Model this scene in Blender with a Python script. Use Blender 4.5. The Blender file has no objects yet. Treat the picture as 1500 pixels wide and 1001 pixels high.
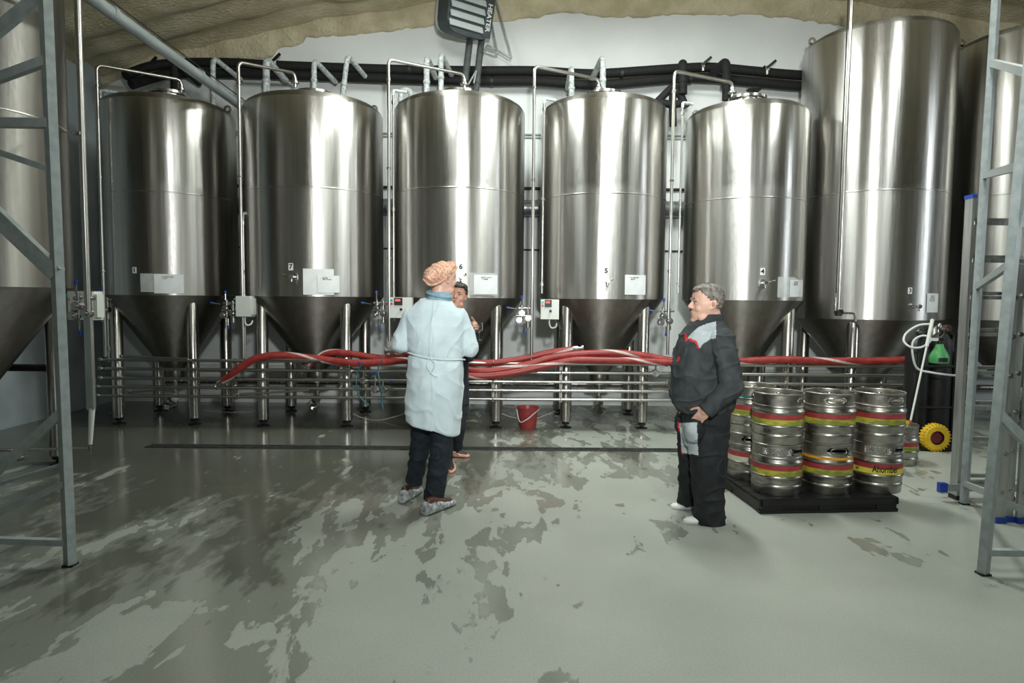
import bpy, bmesh, math, random
from mathutils import Vector, Matrix, noise
random.seed(7)
V = Vector
PI = math.pi
sc = bpy.context.scene
C = sc.collection

# ------------------------------------------------------------------ camera
F = 960.0
CAMH = 1.6
TH = math.atan(63.5 / F)
RO = math.radians(0.5)
_d = V((0, math.cos(TH), -math.sin(TH)))
_r0 = V((1, 0, 0)); _u0 = V((0, math.sin(TH), math.cos(TH)))
_r = _r0 * math.cos(RO) + _u0 * math.sin(RO)
_u = _u0 * math.cos(RO) - _r0 * math.sin(RO)
cam_d = bpy.data.cameras.new('camera')
cam_d.sensor_width = 36.0
cam_d.lens = 36.0 * F / 1500.0
cam_d.clip_start = 0.05
cam = bpy.data.objects.new('camera', cam_d); C.objects.link(cam)
m = Matrix((_r, _u, -_d)).transposed().to_4x4()
m.translation = V((0, 0, CAMH))
cam.matrix_world = m
sc.camera = cam

# ------------------------------------------------------------------ light and exposure
vs = sc.view_settings
vs.view_transform = 'Standard'; vs.look = 'None'; vs.gamma = 1.0; vs.use_curve_mapping = False
vs.exposure = 0.25
w = bpy.data.worlds.new('world'); sc.world = w; w.use_nodes = True
w.node_tree.nodes['Background'].inputs[0].default_value = (0.55, 0.62, 0.68, 1)
w.node_tree.nodes['Background'].inputs[1].default_value = 0.03

def lamp(name, kind, loc, to, power, color=(1, 1, 1), size=(0.2, 0.2), **kw):
    d = bpy.data.lights.new(name, kind); d.energy = power; d.color = color
    if kind == 'AREA':
        d.shape = 'RECTANGLE'; d.size, d.size_y = size
    else:
        d.shadow_soft_size = size[0]
    for k, x in kw.items(): setattr(d, k, x)
    o = bpy.data.objects.new(name, d); C.objects.link(o)
    o.location = loc
    o.rotation_euler = (V(to) - V(loc)).to_track_quat('-Z', 'Y').to_euler()
    return o
# the photographer's flash, held above and a little right of the camera
lamp('flash', 'SPOT', (0.3, -0.3, 2.7), (0.9, 8.5, 3.8), 1080, (0.98, 1.0, 0.97), (0.14,), spot_size=math.radians(88), spot_blend=0.9)
# overhead lamps out of view; those near the camera added to stand in for bounced flash
for lx, ly, pw in ((1.6, 6.6, 150), (-1.0, 7.0, 60), (4.4, 5.6, 42), (1.1, 1.5, 80), (3.8, 0.6, 25)):
    lamp('overhead_light', 'AREA', (lx, ly, 5.35), (lx, ly + .6, 0), pw, (0.93, 1.0, 0.95), (0.35, 1.6))
# added unseen panel behind the camera for bands on the steel; daylight from the side window
lamp('rear_fill_panel', 'AREA', (2.2, -5.9, 2.2), (1.0, 6, 2.0), 30, (0.90, 0.97, 1.0), (2.2, 3.4))
lamp('window_daylight', 'AREA', (9.8, 4.7, 2.9), (0, 7.5, 2.5), 60, (0.86, 0.95, 1.0), (0.9, 2.4))

# ------------------------------------------------------------------ survey helpers: a picture point at a given depth
def W(px, py, Y):
    k = _d + _r * ((px - 750) / F) + _u * ((500.5 - py) / F)
    return V((0, 0, CAMH)) + k * (Y / k.y)
def G(px, py, z=0.0):
    k = _d + _r * ((px - 750) / F) + _u * ((500.5 - py) / F)
    return V((0, 0, CAMH)) + k * ((z - CAMH) / k.z)
def cylhit(px, py, cx, cy, R):
    k = _d + _r * ((px - 750) / F) + _u * ((500.5 - py) / F)
    a = k.x**2 + k.y**2; b = -2 * (k.x * cx + k.y * cy); c = cx**2 + cy**2 - R * R
    D = max(b * b - 4 * a * c, 0)
    t = (-b - math.sqrt(D)) / (2 * a)
    p = V((0, 0, CAMH)) + k * t
    return math.atan2(p.y - cy, p.x - cx), p.z

# ------------------------------------------------------------------ mesh builder
class MB:
    def __init__(s): s.v = []; s.f = []; s.m = []; s.mi = 0
    def add(s, vs, fs):
        o = len(s.v); s.v += [tuple(p) for p in vs]
        for f in fs: s.f.append(tuple(i + o for i in f)); s.m.append(s.mi)
        return s
    def box(s, c, d, rot=None, taper=1.0):
        hx, hy, hz = d[0] / 2, d[1] / 2, d[2] / 2
        P = [V((x * hx * (taper if z > 0 else 1), y * hy * (taper if z > 0 else 1), z * hz)) for z in (-1, 1) for y in (-1, 1) for x in (-1, 1)]
        if rot is not None: P = [rot @ p for p in P]
        P = [p + V(c) for p in P]
        return s.add(P, [(0, 2, 3, 1), (4, 5, 7, 6), (0, 1, 5, 4), (2, 6, 7, 3), (0, 4, 6, 2), (1, 3, 7, 5)])
    def bar(s, a, b, w, h, up=(0, 0, 1)):
        a, b = V(a), V(b); d = (b - a); L = d.length; d = d.normalized()
        u = V(up); u = u - d * u.dot(d)
        if u.length < 1e-4: u = V((0, 1, 0)) - d * d.y
        u.normalize(); x = d.cross(u)
        R = Matrix((x, d, u)).transposed()
        return s.box((a + b) / 2, (w, L, h), R)
    def cyl(s, a, b, r0, r1=None, n=16, caps=True):
        r1 = r0 if r1 is None else r1
        return s.rings([(V(a), r0), (V(b), r1)], n, caps)
    def rings(s, cr, n=16, caps=True):
        pts = [c for c, _ in cr]
        return s.tube(pts, [r for _, r in cr], n, caps)
    def tube(s, path, r, n=12, caps=True, twist=0.0, stripe=None):
        path = [V(p) for p in path]; N = len(path)
        rr = r if isinstance(r, (list, tuple)) else [r] * N
        T = []
        for i in range(N):
            t = (path[min(i + 1, N - 1)] - path[max(i - 1, 0)])
            T.append(t.normalized() if t.length > 1e-9 else V((0, 0, 1)))
        up = V((0, 0, 1)) if abs(T[0].z) < 0.9 else V((0, 1, 0))
        x = T[0].cross(up).normalized()
        vs = []; L = 0
        for i in range(N):
            x = (x - T[i] * x.dot(T[i])).normalized(); y = T[i].cross(x)
            if i: L += (path[i] - path[i - 1]).length
            for k in range(n):
                a = 2 * PI * k / n + twist * L
                vs.append(path[i] + (x * math.cos(a) + y * math.sin(a)) * rr[i])
        o = len(s.v); s.v += [tuple(p) for p in vs]
        for i in range(N - 1):
            for k in range(n):
                k2 = (k + 1) % n
                s.f.append((o + i * n + k, o + i * n + k2, o + (i + 1) * n + k2, o + (i + 1) * n + k))
                s.m.append(1 if (stripe and k in stripe) else s.mi)
        if caps:
            s.f.append(tuple(o + k for k in range(n - 1, -1, -1))); s.m.append(s.mi)
            s.f.append(tuple(o + (N - 1) * n + k for k in range(n))); s.m.append(s.mi)
        return s
    def lathe(s, prof, c=(0, 0, 0), n=48, a0=0.0, a1=None):
        full = a1 is None
        a1 = 2 * PI if full else a1
        K = n if full else n + 1
        o = len(s.v)
        for r, z in prof:
            for k in range(K):
                a = a0 + (a1 - a0) * k / n
                s.v.append((c[0] + r * math.cos(a), c[1] + r * math.sin(a), c[2] + z))
        for i in range(len(prof) - 1):
            for k in range(n):
                k2 = (k + 1) % K
                q = (o + i * K + k, o + i * K + k2, o + (i + 1) * K + k2, o + (i + 1) * K + k)
                s.f.append(q); s.m.append(s.mi)
        return s
    def disc(s, c, r, z0, z1, n=32):
        return s.lathe([(0.0005, z0), (r, z0), (r, z1), (0.0005, z1)], c, n)
    def ell(s, c, r, rot=None, nu=16, nv=10):
        vs = []
        for i in range(1, nv):
            t = PI * i / nv
            for k in range(nu):
                a = 2 * PI * k / nu
                vs.append(V((r[0] * math.sin(t) * math.cos(a), r[1] * math.sin(t) * math.sin(a), r[2] * math.cos(t))))
        vs += [V((0, 0, r[2])), V((0, 0, -r[2]))]
        if rot is not None: vs = [rot @ p for p in vs]
        vs = [p + V(c) for p in vs]
        fs = []
        for i in range(nv - 2):
            for k in range(nu):
                k2 = (k + 1) % nu
                fs.append((i * nu + k, (i + 1) * nu + k, (i + 1) * nu + k2, i * nu + k2))
        T0 = len(vs) - 2; B0 = T0 + 1
        for k in range(nu):
            k2 = (k + 1) % nu
            fs.append((T0, k, k2)); fs.append((B0, (nv - 2) * nu + k2, (nv - 2) * nu + k))
        return s.add(vs, fs)
    def cap(s, a, b, r0, r1=None, n=14):
        "tapered capsule"
        r1 = r0 if r1 is None else r1
        a, b = V(a), V(b); d = (b - a).normalized()
        path = []; rr = []
        for i in range(1, 5):
            t = PI / 2 * i / 4
            path.append(a - d * r0 * math.cos(t)); rr.append(max(r0 * math.sin(t), 1e-4))
        for i in range(4):
            t = PI / 2 * i / 4
            path.append(b + d * r1 * math.sin(t)); rr.append(max(r1 * math.cos(t), 1e-4))
        return s.tube(path, rr, n)
    def loft(s, secs, n=24, p=2.0):
        "sections (centre, rx, ry[, rot about z]) stacked upwards, closed at both ends"
        o = len(s.v)
        for sec in secs:
            c, rx, ry = sec[0], sec[1], sec[2]; rz = sec[3] if len(sec) > 3 else 0
            for k in range(n):
                a = 2 * PI * k / n
                ca, sa = math.cos(a), math.sin(a)
                x = rx * math.copysign(abs(ca) ** (2 / p), ca); y = ry * math.copysign(abs(sa) ** (2 / p), sa)
                s.v.append((c[0] + x * math.cos(rz) - y * math.sin(rz), c[1] + x * math.sin(rz) + y * math.cos(rz), c[2]))
        N = len(secs)
        for i in range(N - 1):
            for k in range(n):
                k2 = (k + 1) % n
                s.f.append((o + i * n + k, o + i * n + k2, o + (i + 1) * n + k2, o + (i + 1) * n + k)); s.m.append(s.mi)
        s.f.append(tuple(o + k for k in range(n - 1, -1, -1))); s.m.append(s.mi)
        s.f.append(tuple(o + (N - 1) * n + k for k in range(n))); s.m.append(s.mi)
        return s
    def extrude(s, outline, axis, d0, d1):
        "outline of 2-D points in the plane across axis ('x','y','z'), from d0 to d1"
        def mk(p, d):
            return {'x': (d, p[0], p[1]), 'y': (p[0], d, p[1]), 'z': (p[0], p[1], d)}[axis]
        n = len(outline); o = len(s.v)
        s.v += [mk(p, d0) for p in outline] + [mk(p, d1) for p in outline]
        s.f.append(tuple(o + k for k in range(n))); s.m.append(s.mi)
        s.f.append(tuple(o + n + k for k in range(n - 1, -1, -1))); s.m.append(s.mi)
        for k in range(n):
            k2 = (k + 1) % n
            s.f.append((o + k, o + n + k, o + n + k2, o + k2)); s.m.append(s.mi)
        return s
    def xf(s, M):
        s.v = [tuple(M @ V(p)) for p in s.v]; return s
    def shift(s, d):
        d = V(d); s.v = [tuple(V(p) + d) for p in s.v]; return s

def bend(pts, rad, n=5):
    "a polyline with rounded corners"
    pts = [V(p) for p in pts]; out = [pts[0]]
    for i in range(1, len(pts) - 1):
        a, b, c = pts[i - 1], pts[i], pts[i + 1]
        r = min(rad, (a - b).length * .45, (c - b).length * .45)
        p0 = b + (a - b).normalized() * r; p1 = b + (c - b).normalized() * r
        for k in range(n + 1):
            t = k / n
            out.append(p0 * (1 - t)**2 + b * 2 * t * (1 - t) + p1 * t * t)
    out.append(pts[-1]); return out
def spline(pts, n=8):
    pts = [V(p) for p in pts]; out = []
    for i in range(len(pts) - 1):
        p0 = pts[max(i - 1, 0)]; p1 = pts[i]; p2 = pts[i + 1]; p3 = pts[min(i + 2, len(pts) - 1)]
        for k in range(n):
            t = k / n
            out.append(0.5 * ((2 * p1) + (p2 - p0) * t + (2 * p0 - 5 * p1 + 4 * p2 - p3) * t * t + (3 * p1 - p0 - 3 * p2 + p3) * t**3))
    out.append(pts[-1]); return out

def to_mesh(name, mb, mats, sharp=38, smooth=True):
    me = bpy.data.meshes.new(name)
    me.from_pydata(mb.v, [], mb.f)
    for mm in (mats if isinstance(mats, (list, tuple)) else [mats]): me.materials.append(mm)
    for i, p in enumerate(me.polygons):
        p.material_index = mb.m[i]
    bm = bmesh.new(); bm.from_mesh(me)
    bmesh.ops.recalc_face_normals(bm, faces=bm.faces)
    ca = math.radians(sharp)
    for e in bm.edges:
        if len(e.link_faces) != 2 or e.calc_face_angle(0) > ca: e.smooth = False
    for f in bm.faces: f.smooth = smooth
    bm.to_mesh(me); bm.free()
    return me
def tag(o, label=None, cat=None, group=None, kind=None):
    if label: o['label'] = label
    if cat: o['category'] = cat
    if group: o['group'] = group
    if kind: o['kind'] = kind
    return o
def thing(name, label, cat, loc=(0, 0, 0), rz=0.0, group=None):
    o = bpy.data.objects.new(name, None); C.objects.link(o)
    o.empty_display_size = 0.1
    o.location = loc; o.rotation_euler = (0, 0, rz)
    return tag(o, label, cat, group)
def part(name, mb, mat, parent, world=False, label=None, **kw):
    "one mesh part, in the parent's own coordinates (or world ones, shifted by the parent's place)"
    if world: mb.shift(-wloc(parent))
    me = to_mesh(name, mb, mat, **kw)
    o = bpy.data.objects.new(name, me); C.objects.link(o); o.parent = parent
    if label: o['label'] = label
    return o
def wloc(o):
    l = V(o.location)
    return l + (wloc(o.parent) if o.parent else V((0, 0, 0)))
def single(name, mb, mat, label, cat, group=None, **kw):
    "a thing that is one mesh; its origin goes to its base"
    xs = [p[0] for p in mb.v]; ys = [p[1] for p in mb.v]; zs = [p[2] for p in mb.v]
    c = V(((min(xs) + max(xs)) / 2, (min(ys) + max(ys)) / 2, min(zs)))
    mb.shift(-c)
    o = bpy.data.objects.new(name, to_mesh(name, mb, mat, **kw)); C.objects.link(o); o.location = c
    return tag(o, label, cat, group)
def struct(name, mb, mat, label=None, cat=None, **kw):
    o = bpy.data.objects.new(name, to_mesh(name, mb, mat, **kw)); C.objects.link(o)
    return tag(o, label, cat, None, 'structure')
def copy_tree(o, parent=None):
    c = o.copy(); C.objects.link(c)
    if parent is not None: c.parent = parent
    for ch in list(o.children): copy_tree(ch, c)
    return c
_tx = {}
def text_mesh(s, size):
    if (s, size) in _tx: return _tx[(s, size)]
    cu = bpy.data.curves.new('t', 'FONT'); cu.body = s; cu.size = size; cu.align_x = 'CENTER'; cu.align_y = 'CENTER'; cu.offset = size * 0.025
    cu.resolution_u = 3
    o = bpy.data.objects.new('t', cu); C.objects.link(o)
    dg = bpy.context.evaluated_depsgraph_get()
    me = bpy.data.meshes.new_from_object(o.evaluated_get(dg))
    vs = [tuple(v.co) for v in me.vertices]; fs = [tuple(p.vertices) for p in me.polygons]
    bpy.data.objects.remove(o); bpy.data.meshes.remove(me)
    _tx[(s, size)] = (vs, fs); return vs, fs
def wrap_text(s, size, R, ang, z, squeeze=1.0, stretch=1.0):
    "text laid round an upright cylinder"
    vs, fs = text_mesh(s, size); mb = MB()
    mb.add([(R * math.cos(ang + x * squeeze / R), R * math.sin(ang + x * squeeze / R), z + y * stretch) for x, y, _ in vs], fs)
    return mb
def patch(R, a0, a1, z0, z1, n=8, th=0.002, skew=0.0):
    "a thin sheet bent round an upright cylinder"
    mb = MB(); vs = []; fs = []
    for r in (R, R + th):
        for j in (0, 1):
            for k in range(n + 1):
                a = a0 + (a1 - a0) * k / n
                vs.append((r * math.cos(a), r * math.sin(a), (z0 if j == 0 else z1) + skew * k / n))
    N = n + 1
    for k in range(n):
        fs.append((k, k + 1, N + k + 1, N + k)); fs.append((2 * N + k, 3 * N + k, 3 * N + k + 1, 2 * N + k + 1))
        fs.append((k, 2 * N + k, 2 * N + k + 1, k + 1)); fs.append((N + k, N + k + 1, 3 * N + k + 1, 3 * N + k))
    fs.append((0, N, 3 * N, 2 * N)); fs.append((n, 2 * N + n, 3 * N + n, N + n))
    return mb.add(vs, fs)

# ------------------------------------------------------------------ materials
def mat(name, c, c2=None, rough=0.5, metal=0.0, scale=6.0, stretch=(1, 1, 1), bump=0.0, bscale=None, bstretch=None, rvar=0.0, aniso=0.0,
        detail=4, lo=0.35, hi=0.65, emit=None, alpha=1.0, trans=0.0, spec=None, sheen=0.0, bdist=0.02, sss=0.0):
    M = bpy.data.materials.new(name); M.use_nodes = True
    nt = M.node_tree; B = nt.nodes['Principled BSDF']; N = nt.nodes.new; L = nt.links.new
    B.inputs['Base Color'].default_value = (*c, 1); B.inputs['Roughness'].default_value = rough; B.inputs['Metallic'].default_value = metal
    if spec is not None: B.inputs['Specular IOR Level'].default_value = spec
    if sheen: B.inputs['Sheen Weight'].default_value = sheen
    if sss:
        B.inputs['Subsurface Weight'].default_value = sss; B.inputs['Subsurface Radius'].default_value = (0.01, 0.004, 0.002)
    if emit: B.inputs['Emission Color'].default_value = (*c, 1); B.inputs['Emission Strength'].default_value = emit
    if alpha < 1: B.inputs['Alpha'].default_value = alpha
    if trans: B.inputs['Transmission Weight'].default_value = trans
    tc = N('ShaderNodeTexCoord')
    def nz(sc_, st, det):
        mp = N('ShaderNodeMapping'); mp.inputs['Scale'].default_value = st; L(tc.outputs['Object'], mp.inputs['Vector'])
        t = N('ShaderNodeTexNoise'); t.inputs['Scale'].default_value = sc_; t.inputs['Detail'].default_value = det
        L(mp.outputs[0], t.inputs['Vector']); return t
    if c2 is not None or rvar:
        t = nz(scale, stretch, detail)
        if c2 is not None:
            cr = N('ShaderNodeValToRGB'); cr.color_ramp.elements[0].position = lo; cr.color_ramp.elements[1].position = hi
            cr.color_ramp.elements[0].color = (*c, 1); cr.color_ramp.elements[1].color = (*c2, 1)
            L(t.outputs['Fac'], cr.inputs[0]); L(cr.outputs[0], B.inputs['Base Color'])
        if rvar:
            mr = N('ShaderNodeMapRange'); mr.inputs[1].default_value = 0.3; mr.inputs[2].default_value = 0.7
            mr.inputs[3].default_value = max(rough - rvar, .02); mr.inputs[4].default_value = rough + rvar
            L(t.outputs['Fac'], mr.inputs[0]); L(mr.outputs[0], B.inputs['Roughness'])
    if bump:
        t2 = nz(bscale or scale, bstretch or stretch, 3)
        b = N('ShaderNodeBump'); b.inputs['Strength'].default_value = bump; b.inputs['Distance'].default_value = bdist
        L(t2.outputs['Fac'], b.inputs['Height']); L(b.outputs[0], B.inputs['Normal'])
    if aniso:
        B.inputs['Anisotropic'].default_value = aniso; B.inputs['Anisotropic Rotation'].default_value = 0.25
        tg = N('ShaderNodeTangent'); tg.direction_type = 'RADIAL'; tg.axis = 'Z'; L(tg.outputs[0], B.inputs['Tangent'])
    return M

def tank_steel(name, c0, c1, r0, r1, dew):
    "brushed vertical-streaked stainless plate; below `dew` metres it is dulled by condensation"
    M = bpy.data.materials.new(name); M.use_nodes = True
    nt = M.node_tree; B = nt.nodes['Principled BSDF']; N = nt.nodes.new; L = nt.links.new
    B.inputs['Metallic'].default_value = 1.0
    tc = N('ShaderNodeTexCoord'); oi = N('ShaderNodeObjectInfo')
    add = N('ShaderNodeVectorMath'); add.operation = 'MULTIPLY_ADD'
    L(oi.outputs['Random'], add.inputs[0]); add.inputs[1].default_value = (7, 7, 7); L(tc.outputs['Object'], add.inputs[2])
    def nz(scale, st, det=4):
        mp = N('ShaderNodeMapping'); mp.inputs['Scale'].default_value = st; L(add.outputs[0], mp.inputs['Vector'])
        t = N('ShaderNodeTexNoise'); t.inputs['Scale'].default_value = scale; t.inputs['Detail'].default_value = det
        L(mp.outputs[0], t.inputs['Vector']); return t
    streak = nz(14, (1, 1, 0.03)); grain = nz(60, (1, 1, 0.25), 5); blot = nz(2.2, (1, 1, 1.2))
    cr = N('ShaderNodeValToRGB'); cr.color_ramp.elements[0].position = .3; cr.color_ramp.elements[1].position = .7
    cr.color_ramp.elements[0].color = (*c0, 1); cr.color_ramp.elements[1].color = (*c1, 1)
    L(streak.outputs['Fac'], cr.inputs[0]); L(cr.outputs[0], B.inputs['Base Color'])
    sep = N('ShaderNodeSeparateXYZ'); L(tc.outputs['Object'], sep.inputs[0])
    zz = N('ShaderNodeMath'); zz.operation = 'MULTIPLY_ADD'; L(blot.outputs['Fac'], zz.inputs[0]); zz.inputs[1].default_value = -0.35; L(sep.outputs['Z'], zz.inputs[2])
    dm = N('ShaderNodeMapRange'); dm.inputs[1].default_value = dew - .05; dm.inputs[2].default_value = dew + .02; dm.inputs[3].default_value = 1; dm.inputs[4].default_value = 0
    L(zz.outputs[0], dm.inputs[0])
    mr = N('ShaderNodeMapRange'); mr.inputs[1].default_value = .3; mr.inputs[2].default_value = .7; mr.inputs[3].default_value = r0; mr.inputs[4].default_value = r1
    L(grain.outputs['Fac'], mr.inputs[0])
    ad = N('ShaderNodeMath'); ad.operation = 'MULTIPLY_ADD'; L(dm.outputs[0], ad.inputs[0]); ad.inputs[1].default_value = .08; L(mr.outputs[0], ad.inputs[2])
    L(ad.outputs[0], B.inputs['Roughness'])
    wob = nz(6.5, (1, 1, 0.07), 3)
    b1 = N('ShaderNodeBump'); b1.inputs['Strength'].default_value = .34; b1.inputs['Distance'].default_value = .01; L(wob.outputs['Fac'], b1.inputs['Height'])
    b2 = N('ShaderNodeBump'); b2.inputs['Strength'].default_value = .05; b2.inputs['Distance'].default_value = .002; L(streak.outputs['Fac'], b2.inputs['Height']); L(b1.outputs[0], b2.inputs['Normal'])
    L(b2.outputs[0], B.inputs['Normal'])
    B.inputs['Anisotropic'].default_value = .88; B.inputs['Anisotropic Rotation'].default_value = .25
    tg = N('ShaderNodeTangent'); tg.direction_type = 'RADIAL'; tg.axis = 'Z'; L(tg.outputs[0], B.inputs['Tangent'])
    return M

def floor_mat():
    M = bpy.data.materials.new('wet_concrete'); M.use_nodes = True
    nt = M.node_tree; B = nt.nodes['Principled BSDF']; N = nt.nodes.new; L = nt.links.new
    tc = N('ShaderNodeTexCoord')
    def nz(scale, st, det=5, dist=0.0, rot=0.0, off=(0, 0, 0)):
        mp = N('ShaderNodeMapping'); mp.inputs['Scale'].default_value = st; mp.inputs['Rotation'].default_value = (0, 0, rot); mp.inputs['Location'].default_value = off
        L(tc.outputs['Object'], mp.inputs['Vector'])
        t = N('ShaderNodeTexNoise'); t.inputs['Scale'].default_value = scale; t.inputs['Detail'].default_value = det; t.inputs['Distortion'].default_value = dist
        L(mp.outputs[0], t.inputs['Vector']); return t
    def math_(op, a, b, c=None):
        n = N('ShaderNodeMath'); n.operation = op
        for i, q in enumerate((a, b, c)):
            if q is None: continue
            if isinstance(q, (int, float)): n.inputs[i].default_value = q
            else: L(q, n.inputs[i])
        return n.outputs[0]
    sep = N('ShaderNodeSeparateXYZ'); L(tc.outputs['Object'], sep.inputs[0])
    big = nz(1.35, (1, .36, 1), 9, .5, .10); fine = nz(5.0, (1, .34, 1), 8, .5, .22, (3, 1, 0)); spots = nz(3.2, (1, .8, 1), 4, .2, .5, (9, 4, 0))
    vfine = nz(15, (1, .4, 1), 6, .3, .3, (5, 2, 0))
    s = math_('MULTIPLY_ADD', big.outputs['Fac'], .48, math_('MULTIPLY_ADD', fine.outputs['Fac'], .36, math_('MULTIPLY', vfine.outputs['Fac'], .16)))
    def mrange(x, a, b, c, d):
        n = N('ShaderNodeMapRange'); L(x, n.inputs[0])
        for i, q in enumerate((a, b, c, d)): n.inputs[i + 1].default_value = q
        return n.outputs[0]
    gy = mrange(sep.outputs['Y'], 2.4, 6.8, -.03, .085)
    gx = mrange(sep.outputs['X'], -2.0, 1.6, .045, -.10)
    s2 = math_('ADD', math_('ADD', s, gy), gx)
    wet = mrange(s2, .498, .512, 0, 1)
    sp = mrange(math_('ADD', spots.outputs['Fac'], gy), .70, .715, 0, 1)
    wet = math_('MAXIMUM', wet, sp)
    tone = nz(.9, (1, 1, 1), 6); grit = nz(90, (1, 1, 1), 3)
    dry = N('ShaderNodeValToRGB'); dry.color_ramp.elements[0].position = .3; dry.color_ramp.elements[1].position = .72
    dry.color_ramp.elements[0].color = (.285, .302, .268, 1); dry.color_ramp.elements[1].color = (.375, .392, .35, 1)
    L(tone.outputs['Fac'], dry.inputs[0])
    wc = N('ShaderNodeMix'); wc.data_type = 'RGBA'; wc.blend_type = 'MULTIPLY'; L(math_('MULTIPLY', wet, 1.0), wc.inputs[0])
    L(dry.outputs[0], wc.inputs[6]); wc.inputs[7].default_value = (.64, .635, .61, 1)
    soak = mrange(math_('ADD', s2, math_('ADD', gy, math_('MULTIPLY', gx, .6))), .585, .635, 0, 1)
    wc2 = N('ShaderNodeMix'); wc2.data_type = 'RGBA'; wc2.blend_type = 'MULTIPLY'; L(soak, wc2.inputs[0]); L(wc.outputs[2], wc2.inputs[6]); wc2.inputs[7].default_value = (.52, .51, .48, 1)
    gm = N('ShaderNodeMix'); gm.data_type = 'RGBA'; gm.blend_type = 'MULTIPLY'; gm.inputs[0].default_value = 1
    gr = mrange(grit.outputs['Fac'], .3, .7, .9, 1.06)
    L(wc2.outputs[2], gm.inputs[6]); cb = N('ShaderNodeCombineColor'); [L(gr, cb.inputs[i]) for i in range(3)]; L(cb.outputs[0], gm.inputs[7])
    L(gm.outputs[2], B.inputs['Base Color'])
    ro = math_('MULTIPLY_ADD', wet, -.30, .46)
    L(math_('MULTIPLY_ADD', tone.outputs['Fac'], .1, math_('SUBTRACT', ro, .05)), B.inputs['Roughness'])
    B.inputs['Specular IOR Level'].default_value = .45
    b = N('ShaderNodeBump'); b.inputs['Strength'].default_value = .18; b.inputs['Distance'].default_value = .01
    h = math_('MULTIPLY', grit.outputs['Fac'], math_('SUBTRACT', 1.0, wet)); L(h, b.inputs['Height']); L(b.outputs[0], B.inputs['Normal'])
    return M

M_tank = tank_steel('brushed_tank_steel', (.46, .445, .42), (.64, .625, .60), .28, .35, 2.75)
M_tank_shade = tank_steel('brushed_shaded_steel', (.26, .25, .225), (.34, .325, .295), .36, .44, 5.0)  # darkened copy of the shell steel; shade of the cones painted into its colour
M_pipe = mat('polished_pipe_steel', (.50, .485, .455), (.58, .565, .53), rough=.3, metal=1, scale=3, stretch=(1, 1, .3))
M_leg = mat('leg_steel', (.42, .40, .37), (.58, .56, .52), rough=.28, metal=1, scale=14, stretch=(1, 1, .1), rvar=.08)
M_fit = mat('fitting_steel', (.45, .44, .42), (.58, .57, .55), rough=.24, metal=1, scale=20, rvar=.05)
M_alu = mat('ladder_aluminium', (.40, .42, .41), (.55, .57, .56), rough=.38, metal=.85, scale=25, stretch=(1, 1, .1), rvar=.08)
M_frame = mat('grey_painted_frame', (.27, .31, .31), (.35, .39, .39), rough=.42, scale=20, rvar=.08)
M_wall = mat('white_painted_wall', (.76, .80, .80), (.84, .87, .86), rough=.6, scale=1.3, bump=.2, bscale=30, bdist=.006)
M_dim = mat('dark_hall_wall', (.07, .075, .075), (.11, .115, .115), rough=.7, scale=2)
M_side = mat('blue_grey_wall', (.36, .42, .45), (.46, .52, .54), rough=.6, scale=2, bump=.2, bscale=20, bdist=.01)
M_foam = mat('spray_foam', (.50, .44, .28), (.70, .63, .44), rough=.85, scale=3.0, detail=6, bump=.8, bscale=20, bstretch=(1, 2.6, 1), bdist=.035)
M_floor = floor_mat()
M_black = mat('black_foam_insulation', (.004, .0045, .005), (.009, .010, .010), rough=.8, scale=20, bump=.3, bdist=.01)
M_frost = mat('frosted_pipe', (.30, .33, .33), (.62, .66, .66), rough=.7, scale=28, bump=.6, bdist=.02)
M_hose = mat('red_rubber_hose', (.23, .022, .020), (.32, .040, .034), rough=.42, scale=12, stretch=(1, 1, 1), rvar=.08)
M_stripe = mat('hose_stripe', (.46, .36, .34), (.58, .49, .46), rough=.5, scale=30)
M_white = mat('white_plastic', (.66, .68, .64), (.74, .76, .72), rough=.4, scale=5)
M_paper = mat('paper', (.72, .75, .76), (.84, .86, .86), rough=.6, scale=7)
M_sleeve = mat('clear_paper_sleeve', (.45, .47, .46), (.55, .57, .56), rough=.2, scale=9)
M_ink = mat('black_ink', (.01, .01, .012), rough=.6)
M_dark = mat('dark_rubber', (.007, .007, .008), (.016, .016, .016), rough=.55, scale=10)
M_blackp = mat('black_plastic', (.005, .005, .0055), (.010, .010, .010), rough=.45, scale=6, bump=.15)
M_blue = mat('blue_plastic', (.01, .05, .30), (.015, .07, .38), rough=.35, scale=9)
M_teal = mat('teal_hose', (.005, .09, .12), (.01, .13, .16), rough=.4, scale=9)
M_red = mat('red_plastic', (.27, .035, .035), (.36, .055, .05), rough=.4, scale=5)
M_led = mat('red_display', (1, .05, .03), emit=2.0)
M_green = mat('green_button', (.0, .30, .20), rough=.35, emit=.15)
M_redb = mat('red_button', (.5, .02, .02), rough=.35)
M_grate = mat('drain_grate', (.05, .05, .047), (.09, .09, .085), rough=.45, metal=.5, scale=12)
M_keg = mat('keg_steel', (.30, .285, .255), (.46, .44, .40), rough=.33, metal=1, scale=11, stretch=(1, 1, 2.0), rvar=.06, bump=.03, bscale=14, bdist=.004)
M_kred = mat('keg_red_paint', (.24, .025, .03), (.34, .045, .047), rough=.45, scale=14)
M_kyel = mat('keg_yellow_green_paint', (.17, .21, .03), (.42, .38, .04), rough=.45, scale=9, stretch=(1, 1, 3), lo=.42, hi=.58)
M_kyel2 = mat('keg_yellow_paint', (.62, .53, .04), (.70, .62, .06), rough=.45, scale=9)
M_kcream = mat('keg_cream_paint', (.42, .43, .33), (.52, .52, .40), rough=.45, scale=9)
M_kor = mat('keg_orange_band', (.62, .25, .01), (.72, .33, .02), rough=.4, scale=9)
M_kteal = mat('keg_teal_band', (.01, .10, .10), (.015, .14, .13), rough=.4, scale=9)
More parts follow.
